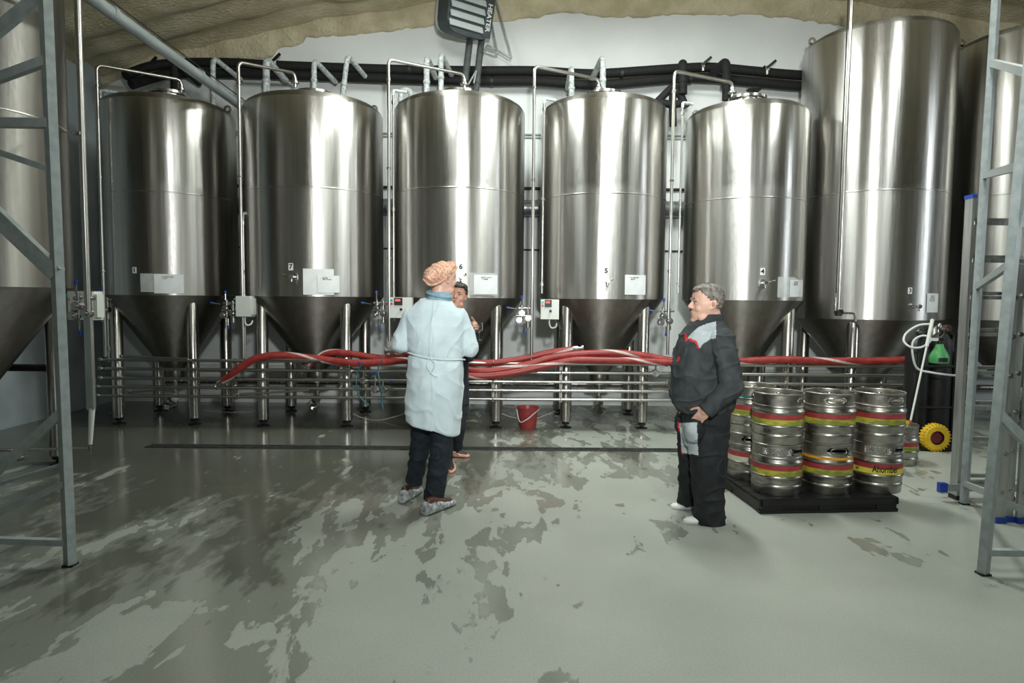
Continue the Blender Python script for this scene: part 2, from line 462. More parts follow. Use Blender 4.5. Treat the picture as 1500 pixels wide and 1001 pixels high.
M_yel = mat('yellow_tyre', (.62, .38, .01), (.75, .50, .02), rough=.5, scale=20)
M_hub = mat('dark_red_hub', (.12, .012, .015), rough=.4)
M_spray = mat('green_bottle', (.06, .30, .09), (.09, .38, .13), rough=.4, scale=6)
M_whose = mat('white_hose', (.62, .66, .64), rough=.35)
M_skin = mat('skin', (.56, .33, .25), (.62, .385, .30), rough=.5, scale=14, sss=.08)
M_skin2 = mat('ruddy_skin', (.50, .26, .185), (.57, .32, .24), rough=.5, scale=14, sss=.08)
M_gown = mat('thin_white_gown_fabric', (.47, .575, .615), (.56, .66, .695), rough=.75, scale=5, bump=.25, bscale=55, bdist=.006, sheen=.2)
M_gown.node_tree.nodes['Principled BSDF'].inputs['Transmission Weight'].default_value = 0
M_denim = mat('dark_denim', (.004, .009, .016), (.011, .019, .029), rough=.8, scale=22, bump=.2, bdist=.006)
M_shirt = mat('light_denim_shirt', (.16, .27, .34), (.22, .34, .41), rough=.8, scale=24, bump=.2, bdist=.006)
M_net = mat('orange_hair_net', (.46, .25, .17), (.74, .46, .34), rough=.8, scale=110, stretch=(1, 1, .5), lo=.42, hi=.58, bump=.4, bscale=110, bdist=.006, spec=.2)
M_hair = mat('grey_hair', (.075, .065, .055), (.24, .215, .19), rough=.6, scale=40, stretch=(1, .4, 1), bump=.7, bscale=60, bdist=.012)
M_hair2 = mat('dark_hair', (.008, .006, .005), (.018, .013, .010), rough=.5, scale=40, stretch=(1, 1, .3), bump=.6, bscale=60, bdist=.01)
M_beard = mat('stubble', (.20, .14, .11), (.27, .19, .15), rough=.7, scale=80)
M_ovr = mat('dark_grey_workwear', (.026, .031, .034), (.050, .057, .060), rough=.8, scale=9, bump=.25, bscale=40, bdist=.006, spec=.25)
M_ovrk = mat('black_workwear', (.009, .0105, .012), (.018, .0205, .023), rough=.75, scale=9, bump=.25, bscale=40, bdist=.006, spec=.3)
M_lgrey = mat('light_grey_panel', (.33, .38, .40), (.40, .45, .47), rough=.75, scale=14)
M_pip = mat('red_piping', (.55, .02, .025), rough=.5)
M_shoe = mat('white_shoe', (.66, .66, .63), (.76, .76, .73), rough=.45, scale=10)
M_cover = mat('crinkled_plastic_cover', (.16, .18, .19), (.50, .54, .55), rough=.18, scale=34, bump=.5, bscale=40, bdist=.012)
M_leather = mat('brown_leather', (.05, .020, .014), (.09, .035, .025), rough=.45, scale=20)
M_ocov = mat('orange_shoe_cover', (.50, .24, .16), (.66, .36, .26), rough=.6, scale=40, bump=.7, bdist=.015)
M_navy = mat('dark_navy_cloth', (.006, .009, .013), (.014, .019, .025), rough=.8, scale=12, bump=.2, bdist=.006)
M_eye = mat('eye_white', (.60, .58, .54), rough=.25)
M_iris = mat('iris', (.03, .03, .03), rough=.2)
M_lip = mat('lips', (.36, .15, .12), rough=.45)
M_glass = mat('clear_glass', (.95, .97, .97), rough=.02, trans=1.0)
M_hgrey = mat('heater_light_grey', (.50, .55, .56), (.58, .63, .64), rough=.4, scale=5)
M_hdark = mat('heater_dark_grey', (.035, .05, .055), (.05, .065, .07), rough=.45, scale=5)
M_flex = mat('grey_flexible_duct', (.05, .058, .058), (.085, .095, .095), rough=.6, scale=10)
M_galv = mat('galvanised_pipe', (.30, .34, .35), (.42, .46, .46), rough=.45, metal=.35, scale=9, stretch=(1, .3, 1))
M_duct = mat('spiral_duct', (.22, .25, .26), (.33, .36, .37), rough=.35, metal=.7, scale=5, stretch=(6, 1, 1))
M_wood = mat('raw_timber', (.30, .25, .17), (.42, .36, .25), rough=.7, scale=10)

# ------------------------------------------------------------------ the hall
YB = 9.8; XL = -6.0; XR = 9.95; YF = -6.0
def arch(x): return 6.06 - (x - 2.2)**2 / 53.0
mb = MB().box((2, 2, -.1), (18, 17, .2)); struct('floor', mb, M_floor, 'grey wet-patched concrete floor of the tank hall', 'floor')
mb = MB().box((2, YB + .1, 3.1), (18, .2, 6.6)); struct('wall_back', mb, M_wall, 'white painted end wall behind the tanks', 'wall')
mb = MB().box((XL - .1, 2, 2.6), (.2, 16.5, 5.4)); struct('wall_left', mb, M_side, 'blue grey side wall behind the left tank', 'wall')
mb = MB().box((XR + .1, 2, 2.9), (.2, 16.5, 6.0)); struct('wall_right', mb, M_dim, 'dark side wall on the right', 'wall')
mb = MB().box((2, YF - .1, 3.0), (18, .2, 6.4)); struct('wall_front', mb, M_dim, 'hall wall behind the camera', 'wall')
# foam-sprayed barrel vault
mb = MB(); nx, ny = 110, 120; vs_ = []; fs_ = []
for j in range(ny + 1):
    y = YF + (YB + .02 - YF) * j / ny
    for i in range(nx + 1):
        x = XL - .3 + (XR - XL + .6) * i / nx
        rib = .045 * math.sin(y * 2 * PI / .62 + .8 * noise.noise(V((x * .5, y * .3, 0))))
        q = .10 * noise.noise(V((x * .9, y * .9, 3))) + .05 * noise.noise(V((x * 2.4, y * 2.4, 8)))
        vs_.append((x, y, arch(x) + rib + q))
for j in range(ny):
    for i in range(nx):
        a = j * (nx + 1) + i; fs_.append((a, a + nx + 1, a + nx + 2, a + 1))
mb.add(vs_, fs_); struct('ceiling', mb, M_foam, 'beige spray foam on the arched ceiling', 'ceiling', sharp=180)
# ragged skirt of foam where the vault meets the end wall
edge = [(100, 150), (122, 143), (141, 140), (150, 132), (166, 121), (196, 112), (232, 104), (330, 90), (398, 86), (404, 76), (412, 70), (440, 66), (449, 56),
        (480, 55), (520, 51), (560, 47), (604, 42), (630, 38), (640, 40), (645, 50), (700, 52), (708, 40), (722, 33), (760, 29), (790, 25), (830, 19), (860, 23),
        (905, 26), (950, 25), (985, 23), (1040, 24), (1100, 22), (1150, 27), (1200, 34), (1260, 44), (1330, 58), (1400, 76), (1500, 105)]
mb = MB(); cols = []
for k in range(len(edge) - 1):
    a, b = edge[k], edge[k + 1]; n = max(2, int((b[0] - a[0]) / 7))
    for i in range(n):
        t = i / n; px = a[0] + (b[0] - a[0]) * t; py = a[1] + (b[1] - a[1]) * t + (random.random() - .5) * 4.0
        p = W(px, py, YB); cols.append((p.x, p.z))
vs_ = []; fs_ = []
for x, z in cols:
    zt = arch(x) + .25
    for k, (zz, yy) in enumerate(((z, YB + .01), (z + .005, YB - .03), (z + .03, YB - .055), (z * .5 + zt * .5, YB - .075), (zt, YB - .09))):
        vs_.append((x, yy + .02 * noise.noise(V((x * 4, zz * 4, 1))), zz))
for i in range(len(cols) - 1):
    for k in range(4):
        a = i * 5 + k; fs_.append((a, a + 5, a + 6, a + 1))
mb.add(vs_, fs_); struct('trim_1', mb, M_foam, 'ragged beige foam edge along the top of the white wall', 'trim', sharp=180)
# floor drain channel: frame and grate bars
ga = G(205, 659); gb = G(1030, 660)
ydr = 6.86
dr = thing('floor_drain', 'long narrow grated drain channel set across the floor', 'drain', ((ga.x + gb.x) / 2, ydr, 0))
L_ = gb.x - ga.x
mb = MB(); mb.box((0, -.065, .004), (L_, .012, .012)); mb.box((0, .065, .004), (L_, .012, .012)); part('frame', mb, M_grate, dr)
mb = MB(); mb.box((0, 0, .0005), (L_, .118, .003)); part('channel', mb, M_blackp, dr)
mb = MB()
for i in range(int(L_ / .03)):
    x = -L_ / 2 + .015 + i * .03; mb.bar((x - .02, -.06, .006), (x + .02, .06, .006), .011, .006)
o = part('grate', mb, M_grate, dr); o['kind'] = 'stuff'

# ------------------------------------------------------------------ tanks
TANKS = {}
def tank_geo(xl, xr, Yc):
    al = math.atan((xl - 750) / F); ar = math.atan((xr - 750) / F)
    ph = (al + ar) / 2; hf = (ar - al) / 2
    D = Yc / math.cos(ph)
    return Yc * math.tan(ph), D * math.sin(hf)
LEG = None
def tank(key, X, Yc, R, zj, zs, zt, label, legr=.69, neck=.13, zn=.66, front=True, lug=None, legs=(45, 135, 225, 315), legrad=.07, steel=None):
    t = thing('beer_tank', label, 'tank', (X, Yc, 0))
    TANKS[key] = (t, X, Yc, R)
    mb = MB().lathe([(R - .004, zj - .004), (R, zj), (R, (zj + zs) / 2), (R, zs), (R, (zs + zt) / 2), (R, zt - .012), (R - .006, zt)], n=112)
    part('shell', mb, steel or M_tank, t)
    mb = MB().lathe([(R - .002, zs - .011), (R + .0025, zs - .006), (R + .0035, zs), (R + .0025, zs + .006), (R - .002, zs + .011)], n=112)
    part('weld_seam', mb, M_tank, t)
    mb = MB().lathe([(R - .008, zt - .002), (R - .012, zt + .012), (R - .035, zt + .045), (R - .08, zt + .075), (R - .16, zt + .10), (R * .5, zt + .15), (.24, zt + .175), (.001, zt + .185)], n=96)
    dm = part('dome', mb, M_tank_shade, t)
    mb = MB().lathe([(.19, zt + .16), (.19, zt + .235), (.23, zt + .24), (.23, zt + .27), (.17, zt + .28), (.06, zt + .30), (.001, zt + .30)], n=40)
    part('manway', mb, M_fit, dm)
    mb = MB().lathe([(R - .003, zj), (R - .012, zj - .012), (neck + .03, zn + .03), (neck, zn), (neck, zn - .10), (neck * .85, zn - .14)], n=96)
    cn = part('cone', mb, M_tank_shade, t)
    mb = MB().lathe([(neck * .6, zn - .13), (neck + .03, zn - .14), (neck + .03, zn - .165), (neck * .6, zn - .17), (.001, zn - .17)], n=40)
    part('flange', mb, M_fit, cn)
    lt = zj - (R - legr - legrad) * (zj - zn) / (R - neck) - .015
    for a in legs:
        c = (legr * math.cos(math.radians(a)), legr * math.sin(math.radians(a)), 0)
        mb = MB().lathe([(.001, .075), (legrad - .008, .075), (legrad, .085), (legrad, lt), (legrad - .012, lt + .02), (.001, lt + .024)], c, 28)
        lg = part('leg', mb, M_leg, t)
        mb = MB().lathe([(.001, 0), (.075, 0), (.075, .008), (.03, .018), (.02, .02), (.02, .045), (.048, .047), (.048, .062), (.022, .064), (.022, .09), (.001, .09)], c, 24)
        part('foot', mb, M_dark, lg)
    # bottom outlet: pipe, tee and butterfly valve
    mb = MB().cyl((0, 0, zn - .16), (0, 0, .26), .028, n=14); mb.tube(bend([(0, 0, .27), (0, 0, .16), (0, -.20, .16)], .07), .028, 12)
    ot = part('outlet_pipe', mb, M_fit, t)
    if front:
        for zz, yy, s_ in ((.26, -.03, 1), (.17, -.22, -1)):
            mb = MB().cyl((-.02 * s_, yy - .02, zz), (.02 * s_, yy - .05, zz + .01), .055, n=18)
            mb.cyl((0, yy, zz), (-.03 * s_, yy - .10, zz + .02), .014, n=10)
            mb.cyl((-.03 * s_, yy - .10, zz + .02), (-.10 * s_, yy - .13, zz - .04 * s_ - .03), .009, n=8)
            part('butterfly_valve', mb, M_fit, t)
    if lug is not None:
        a = math.radians(lug); c = V(((R - .10) * math.cos(a), (R - .10) * math.sin(a), zt + .06))
        mb = MB(); out = []
        for k in range(13):
            b = PI * k / 12; out.append((.045 * math.cos(b), .10 + .045 * math.sin(b)))
        inn = [(.022 * math.cos(-2 * PI * k / 16 + PI), .10 + .022 * math.sin(-2 * PI * k / 16 + PI)) for k in range(16)]
        # ring with an eye: outer plate as two strips around the hole
        ring = []
        n = 24
        for k in range(n):
            b = 2 * PI * k / n; ring.append(((.024 * math.cos(b), .10 + .024 * math.sin(b)), (.05 * math.cos(b), .10 + .05 * math.sin(b))))
        vv = []; ff = []
        for y in (-.008, .008):
            for i_, o_ in ring: vv += [(i_[0], y, i_[1]), (o_[0], y, o_[1])]
        for k in range(n):
            k2 = (k + 1) % n; A = 2 * n
            ff += [(2 * k, 2 * k + 1, 2 * k2 + 1, 2 * k2), (A + 2 * k, A + 2 * k2, A + 2 * k2 + 1, A + 2 * k + 1),
                   (2 * k, 2 * k2, A + 2 * k2, A + 2 * k), (2 * k + 1, A + 2 * k + 1, A + 2 * k2 + 1, 2 * k2 + 1)]
        mb.add(vv, ff); mb.box((0, 0, .03), (.08, .016, .08))
        mb.xf(Matrix.Translation(c)); part('lifting_lug', mb, M_leg, dm)
    return t

def ztank(px, py, Y): return W(px, py, Y).z
GEO = {'1': (149, 351, 8.53, 280, 141), '7': (359, 562, 8.53, 273, 138), '6': (578, 766, 8.53, 274, 138),
       '5': (789, 971, 8.53, 282, 141), '4': (997, 1177, 8.40, 288, 150)}
LAB = {'1': 'dark-sided steel conical tank numbered 1, leftmost of the row', '7': 'steel conical tank numbered 7, between tanks 1 and 6',
       '6': 'steel conical tank numbered 6, behind the man in the gown', '5': 'steel conical tank numbered 5, above the red bucket',
       '4': 'steel conical tank numbered 4, behind the man in workwear'}
for k, (xl, xr, Yc, ys, yt) in GEO.items():
    X, R = tank_geo(xl, xr, Yc)
    xm = (xl + xr) / 2
    tank(k, X, Yc, R, 1.6, ztank(xm, ys, Yc - R), ztank(xm, yt, Yc - R), LAB[k], legr=R - .13, lug={'1': 25, '7': 22, '6': 20, '5': 160, '4': 150}[k])
X, R = tank_geo(1161, 1385, 8.60)
tank('3', X, 8.60, R, ztank(1270, 469, 7.69), ztank(1300, 276, 7.69), ztank(1290, 26, 7.69), 'tall steel tank numbered 3 rising above the kegs', legr=.78, zn=.50, lug=165, front=False, legs=(45, 135, 232, 315))
X2 = X + 2.0
tank('2', X2, 8.60, .92, ztank(1270, 469, 7.69), ztank(1300, 276, 7.69), ztank(1290, 26, 7.69), 'tall steel tank at far right behind the ladders', legr=.78, zn=.50, lug=165, front=False)
tank('0', -4.78, 5.62, .86, 1.655, 3.05, 4.45, 'steel tank at far left seen through the grey braced frame', legr=.70, zn=.62, front=False, steel=M_tank_shade)  # shell in the darkened copy, its colour standing in for weak light

# number plates, paper sheets and sample taps on the tanks
def num(key, px, py, s, dark_plate=False, h=.075):
    t, X, Yc, R = TANKS[key]
    a, z = cylhit(px, py, X, Yc, R)
    hw = h * .36 / R
    pl = part('number_plate', patch(R + .001, a - hw, a + hw, z - h * .55, z + h * .55, 4, .002), M_paper, t)
    part('numeral', wrap_text(s, h * 1.12, R + .0045, a, z, 1.0, .92), M_ink, pl)
num('1', 197, 396, '1', h=.066); num('7', 426, 391, '7'); num('6', 675, 391, '6'); num('5', 888, 397, '5'); num('4', 1117, 398, '4'); num('3', 1333, 426, '3', h=.066)
def tap(key, px, py, dx=-.1, flange=.045):
    t, X, Yc, R = TANKS[key]
    a, z = cylhit(px, py, X, Yc, R); n = V((math.cos(a), math.sin(a), 0)); p = V((R * n.x, R * n.y, z)); sd = V((-n.y, n.x, 0))
    mb = MB()
    mb.cyl(p - n * .01, p + n * .018, flange, n=22); mb.cyl(p, p + n * .10, .017, n=14); mb.cyl(p + n * .10, p + n * .115, .024, n=14)
    tp = part('sample_tap', mb, M_fit, t)
    q = p + n * .09
    mb = MB().cyl(q, q + V((0, 0, -.055)), .012, n=10); part('spout', mb, M_fit, tp)
    mb = MB().cyl(q, q + sd * dx + V((0, 0, .02)), .009, n=10); mb.cyl(q + sd * dx + V((0, 0, .02)) - n * .002, q + sd * (dx * 1.25) + V((0, 0, .025)), .014, n=10); part('lever', mb, M_fit, tp)
tap('7', 431, 406, -.08); tap('6', 675, 405, .05, .03); tap('5', 889, 412, .05, .03); tap('4', 1117, 415, .09); tap('3', 1338, 449, -.10, .02)
def sheet(key, px0, py0, px1, py1, name, mat_, label, lines=0, off=.004, cat='paper', skew=0.0, hw=.4):
    t, X, Yc, R = TANKS[key]
    a0, z0 = cylhit(px0, (py0 + py1) / 2, X, Yc, R); a1, _ = cylhit(px1, (py0 + py1) / 2, X, Yc, R)
    zt_ = cylhit((px0 + px1) / 2, py0, X, Yc, R)[1]; zb = cylhit((px0 + px1) / 2, py1, X, Yc, R)[1]
    am = (a0 + a1) / 2
    base = V((X + R * math.cos(am), Yc + R * math.sin(am), zb))
    o = thing(name, label, cat, base)
    mb = patch(R + off, a0, a1, zb, zt_, 8, .002, skew); mb.shift(V((X, Yc, 0)) - base)
    part('page', mb, mat_, o)
    if lines:
        mb = MB(); rnd = random.Random(px0)
        for i in range(lines):
            z = zt_ - (zt_ - zb) * (.14 + .085 * i)
            s0 = rnd.uniform(.15, .3) + .1 * hw; s1 = s0 + rnd.uniform(.15, .45)
            k = s0
            while k < s1:
                w_ = rnd.uniform(.02, .055)
                pm = patch(R + off + .0022, a0 + (a1 - a0) * k, a0 + (a1 - a0) * min(k + w_, .95), z - .004 + rnd.uniform(-.003, .003), z + .003 + rnd.uniform(0, .004), 1, .0006)
                mb.add(pm.v, pm.f); k += w_ + .02
        mb.shift(V((X, Yc, 0)) - base); part('handwriting', mb, M_ink, o)
    return o
sheet('1', 206, 401, 247, 428, 'paper_sleeve', M_sleeve, 'clear document sleeve on the leftmost row tank', 0, .003)
sheet('1', 226, 402, 269, 430, 'paper_note', M_paper, 'white note sheet with handwriting on tank 1', 2, .007)
sheet('7', 444, 394, 489, 432, 'paper_note', M_paper, 'larger white sheet taped beneath the note on tank 7', 0, .003)
sheet('7', 465, 404, 497, 429, 'paper_note', M_paper, 'small handwritten note overlapping the sheet on tank 7', 2, .008)
sheet('6', 688, 400, 728, 433, 'paper_sleeve', M_sleeve, 'clear document sleeve right of the man in the gown', 0, .003)
sheet('6', 694, 403, 728, 431, 'paper_note', M_paper, 'white handwritten note in the sleeve on tank 6', 2, .007)
sheet('5', 915, 403, 945, 432, 'paper_note', M_paper, 'white handwritten note taped on tank 5', 2, .005)
sheet('4', 1139, 406, 1166, 436, 'paper_sleeve', M_sleeve, 'clear document sleeve above and right of the workwear man', 0, .003)
sheet('4', 1156, 410, 1174, 435, 'paper_note', M_paper, 'white note peeling from the edge of tank 4', 3, .012, hw=0)
sheet('3', 1357, 430, 1373, 458, 'paper_note', M_paper, 'white handwritten sheet taped on tank 3', 4, .006, hw=0)

# ------------------------------------------------------------------ transfer rails in front of the tanks
YR = 7.78
rail_y = [(529, 531.5), (542, 545), (556, 558.5), (568.5, 571.5), (581, 585)]
ORD = ['topmost', 'second', 'middle', 'fourth', 'lowest']
RAILZ = []
for i, (ya, yb) in enumerate(rail_y):
    a = W(146, ya, YR); z = (a.z + W(900, yb, YR).z) / 2; RAILZ.append(z)
    x0 = W(146 + (4 if i < 3 else 0), ya, YR).x; x1 = W(1342, 540, YR).x
    t = thing('transfer_pipe', ORD[i] + ' of the five horizontal steel pipes in front of the tank legs', 'pipe', ((x0 + x1) / 2, YR, z), group='five parallel transfer pipes')
    mb = MB().cyl((x0 - t.location.x, 0, 0), (x1 - t.location.x, 0, 0), .0185, n=12); part('tube', mb, M_pipe, t)
    for x in (x0, x1):
        d = -1 if x == x0 else 1
        mb = MB().cyl((x - t.location.x, 0, 0), (x - t.location.x + d * .02, 0, 0), .032, n=14); mb.cyl((x - t.location.x + d * .02, 0, 0), (x - t.location.x + d * .04, 0, 0), .026, n=14)
        part('ferrule', mb, M_fit, t)
# U-bend joining the two lowest at the left end
x0 = W(146, 570, YR).x - .03
mb = MB().tube(bend([(x0, YR, RAILZ[3]), (x0 - .09, YR, RAILZ[3]), (x0 - .09, YR, RAILZ[4]), (x0, YR, RAILZ[4])], .05, 6), .018, 12)
single('pipe_bend', mb, M_fit, 'steel return bend joining the lowest pipes at their left end', 'pipe')
# upright supports with clamps, standing at the legs
for i, (px, lab) in enumerate(((345, 'clamped pipe support bar left of the tank 7 legs'), (500, 'clamped pipe support bar before the right leg of tank 7'), (722, 'clamped pipe support bar beside the man in the gown'),
                               (821, 'clamped pipe support bar right of the red bucket'), (938, 'clamped pipe support bar left of the workwear man'), (1150, 'clamped pipe support bar behind the kegs'))):
    p = W(px, 600, YR + .035)
    t = thing('pipe_support', lab, 'bracket', (p.x, YR + .035, 0), group='pipe supports')
    mb = MB().box((0, .012, .605), (.034, .012, .50)); mb.box((0, .03, .60), (.02, .04, .44)); part('upright_bar', mb, M_leg, t)
    for z in RAILZ:
        mb = MB().tube([(0, .006, z + .022), (0, -.05, z + .026), (0, -.064, z), (0, -.05, z - .026), (0, .006, z - .022)], .006, 8)
        part('clamp', mb, M_fit, t)
# loose steel lances lying on the rails
for (a, b, y, lab) in (((176, 522), (276, 526), 7.74, 'short loose steel tube on the top pipe before tank 1'), ((346, 578), (452, 572), 7.70, 'thin steel rod tilted across the lower pipes before tank 7'),
                       ((390, 526), (470, 529), 7.73, 'short loose steel tube under the hose before tank 7'), ((188, 574), (245, 571), 8.0, 'thin steel rod behind the pipes before tank 1')):
    mb = MB().cyl(W(*a, y), W(*b, y), .014, n=10); mb.cyl(W(*a, y), W(*a, y) + V((.03, 0, 0)), .019, n=10)
    single('steel_tube', mb, M_pipe, lab, 'pipe')

# butterfly valves on the rails
def rail_valve(px, i, lab, hx=.14, up=.05):
    p = V((W(px, 550, YR).x, YR, RAILZ[i]))
    t = thing('pipe_valve', lab, 'valve', p - V((0, 0, .05)), group='valves on the transfer pipes')
    mb = MB().cyl((-.03, 0, .05), (.03, 0, .05), .045, n=20); mb.cyl((-.045, 0, .05), (-.03, 0, .05), .033, n=18); mb.cyl((.03, 0, .05), (.045, 0, .05), .033, n=18)
    mb.cyl((0, -.02, .05), (0, -.06, .055), .038, n=18)
    part('valve_body', mb, M_fit, t)
    mb = MB().cyl((0, -.03, .06), (.005, -.03, .05 + up + .06), .011, n=10); mb.cyl((.005, -.03, .05 + up + .055), (hx * .8, -.035, .05 + up + .05), .008, n=8)
    h = part('handle', mb, M_fit, t)
    mb = MB().cyl((hx * .78, -.035, .05 + up + .05), (hx, -.036, .05 + up + .05), .014, n=10); part('grip', mb, M_blue, h)
rail_valve(512, 1, 'blue-tipped valve on the second pipe, leftmost of the rail valves'); rail_valve(533, 2, 'blue-tipped valve on the middle pipe below tank 7')
rail_valve(561, 3, 'blue-tipped valve on the fourth pipe, nearest the gown', .13); rail_valve(550, 3, 'small valve crowding the fourth pipe left of its neighbour', -.03, .11)
rail_valve(959, 1, 'blue-tipped valve on the second pipe below tank 5'); rail_valve(981, 2, 'valve on the middle pipe beside the workwear man', .05, .03)
# teal air hoses looping over the rails
for pts, lab in ((((532, 531), (524, 545), (522, 562), (525, 578), (533, 588), (540, 594)), 'teal air hose looped in front of the pipes at left'),
                 (((560, 528), (554, 540), (556, 560), (559, 580), (561, 600)), 'teal air hose hanging between two rail valves')):
    mb = MB().tube(spline([W(x, y, YR - .09 + (.012 if k % 2 else 0)) for k, (x, y) in enumerate(pts)]), .008, 8)
    single('air_hose', mb, M_teal, lab, 'hose')

# ------------------------------------------------------------------ red hoses draped on the top pipe
def hose(pts, lab, r=.050, Y=YR, ends=(True, True), tw=3.0):
    P = [W(x, y, Y + dy) for x, y, dy in pts]
    t = thing('red_hose', lab, 'hose', (P[len(P) // 2].x, P[len(P) // 2].y, min(p.z for p in P) - r), group='red hoses on the pipes')
    sp = spline(P, 8)
    part('hose_tube', MB().tube(sp, r, 18, True, tw, (0, 1)), [M_hose, M_stripe], t, world=True)
    for k, (A, B) in enumerate(((sp[0], sp[3]), (sp[-1], sp[-4]))):
        if not ends[k]: continue
        d = (A - B).normalized()
        mb = MB().cyl(A - d * .06, A, r + .006, n=16); mb.cyl(A, A + d * .05, r * .7, n=14); mb.cyl(A + d * .05, A + d * .065, r + .004, n=16)
        part('coupling', mb, M_fit, t, world=True)
hose([(322, 562, -.02), (336, 552, -.05), (352, 539, -.07), (374, 526, -.06), (405, 521, -.03), (440, 523, 0), (480, 528, 0), (520, 532, 0), (560, 531, 0), (600, 528, 0), (650, 536, 0), (700, 544, -.08), (740, 541, -.08), (775, 534, -.07),
      (805, 525, -.04), (850, 519, 0), (900, 517.5, 0), (940, 521, 0), (985, 529, 0), (1030, 531, 0), (1076, 530, 0), (1140, 527, 0), (1200, 529, 0), (1270, 529, 0), (1338, 527, 0)],
     'long red hose along the whole pipe rack, drooping to the left', .045, tw=5.0)
hose([(447, 540, .09), (462, 527, .09), (478, 518, .09), (500, 517, .09), (530, 521, .09), (560, 525, .09), (600, 523, .09), (650, 527, .09), (700, 532, .03), (740, 530, .02), (770, 525, .02), (800, 518, .02), (825, 514, .02), (846, 511.5, .04)],
     'red hose ending in a coupling below tank 5', .042, tw=-4.0)
hose([(572, 514, .0), (590, 516, .0), (610, 522, .0), (650, 545, -.05), (690, 551, -.11), (725, 550, -.11), (760, 545, -.11), (800, 536, -.1), (840, 528, -.08), (880, 528, -.07), (930, 529, -.06), (975, 531, -.06), (1010, 534, -.06)],
     'lowest red hose, bulging in front of the pipes beside the gown', .042, tw=6.0)

# ------------------------------------------------------------------ upright gas pipes of each tank, with valve clusters
def upright(key, px_, ytop, xe, ye, ybot, lab, Yp=7.78):
    t_, X, Yc, R = TANKS[key]
    top = W(px_, ytop, Yp); end = W(xe, ye, Yc - .05)
    b = V((top.x, Yp, max(W(px_, ybot, Yp).z, .86)))
    t = thing('gas_pipe', lab, 'pipe', (top.x, Yp, b.z), group='upright gas pipes of the tanks')
    zt_ = t_.children[2].children[0]
    path = bend([b, top, end, end + V((0, 0, -.18))], .07, 6)
    part('riser', MB().tube(path, .0195, 12), M_pipe, t, world=True)
    for z in (.30, .62, .93):
        c = b.lerp(top, z); mb = MB().cyl(c + V((0, 0, -.012)), c + V((0, 0, .012)), .027, n=14); part('union', mb, M_fit, t, world=True)
    mb = MB().cyl(end + V((0, 0, -.13)), end + V((0, 0, -.11)), .05, n=16); mb.cyl(end + V((0, 0, -.11)), end + V((0, 0, -.06)), .03, n=14); part('ferrule', mb, M_fit, t, world=True)
upright('1', 141, 95, 265, 117, 540, 'thin steel riser pipe with a bent arm at the left of tank 1')
upright('7', 349, 91, 432, 107, 545, 'steel riser pipe between the first and second tank of the row')
upright('6', 569, 87, 680, 109, 500, 'steel riser pipe left of the tank behind the gown')
upright('5', 783, 97, 877, 116, 528, 'steel riser pipe left of the control box with red display')
upright('4', 988, 104, 1073, 121, 520, 'steel riser pipe rising behind the workwear man')
# slimmer second tubes, strapped beside the tank shells
for k, px, y0, y1, lab in (('1', 147, 140, 530, 'slim level tube at the left edge of the leftmost row tank'), ('6', 576, 140, 470, 'slim level tube left of the tank behind the gown'), ('5', 797, 152, 430, 'slim level tube at the left edge of the tank over the bucket'),
                           ('4', 1000, 158, 430, 'slim level tube at the left edge of the tank behind workwear man'), ('7', 356, 320, 545, 'slim level tube at the lower left of the second row tank')):
    a = W(px, y0, 7.97); b = W(px, y1, 7.97); b.x = a.x
    t = thing('level_tube', lab, 'pipe', b, group='slim level tubes')
    part('tube', MB().tube([b, a], .013, 10), M_pipe, t, world=True)
    for f in (.05, .5, .97):
        c = b.lerp(a, f); part('fitting', MB().cyl(c + V((0, 0, -.02)), c + V((0, 0, .02)), .022, n=12), M_fit, t, world=True)
    part('top_elbow', MB().tube(bend([a, a + V((0, 0, .06)), a + V((.14, .10, .07))], .04), .018, 10), M_frost, t, world=True)

def cluster(px, py, Y, lab, s=1.0):
    p = W(px, py, Y)
    t = thing('valve_cluster', lab, 'valve', p - V((0, 0, .16)), group='gas valve clusters between the tanks')
    z = .16
    mb = MB().cyl((-.07, 0, z + .06), (.10, 0, z + .06), .016, n=12); mb.cyl((-.03, 0, z - .10), (-.03, 0, z + .10), .018, n=12); mb.cyl((.045, 0, z - .12), (.045, 0, z + .09), .018, n=12)
    mb.cyl((-.09, 0, z - .03), (.07, 0, z - .03), .014, n=12)
    part('manifold', mb, M_fit, t)
    for x, zz in ((-.03, z), (.045, z - .06), (-.06, z - .08)):
        mb = MB().cyl((x, -.05, zz), (x, .02, zz), .036, n=18); mb.cyl((x, -.065, zz), (x, -.05, zz), .022, n=14); part('valve_body', mb, M_fit, t)
    for a, b in (((-.03, -.03, z + .10), (-.03, -.03, z + .17)), ((-.09, -.03, z + .05), (-.17, -.03, z + .06)), ((.0, -.04, z - .12), (.0, -.04, z - .20))):
        mb = MB().cyl(a, b, .009, n=8); h = part('lever', mb, M_fit, t)
        d = (V(b) - V(a)).normalized(); part('grip', MB().cyl(V(b), V(b) + d * .04, .014, n=10), M_blue, h)
    mb = MB().cyl((.045, 0, z - .12), (.045, 0, z - .17), .024, n=14); part('drain_nozzle', mb, M_fit, t)
    return t
cluster(152, 447, 7.85, 'steel valve cluster left of the leftmost row tank'); cluster(336, 452, 7.8, 'steel valve cluster beside the box between the two left row tanks'); cluster(556, 452, 7.8, 'steel valve cluster left of the gown sleeve')
cluster(768, 459, 7.8, 'steel valve cluster against the wall left of the red display box'); cluster(975, 463, 7.8, 'steel valve cluster left of the workwear man')
cluster(121, 448, 5.325, 'blue-handled valve cluster on the pipe beside the grey frame')

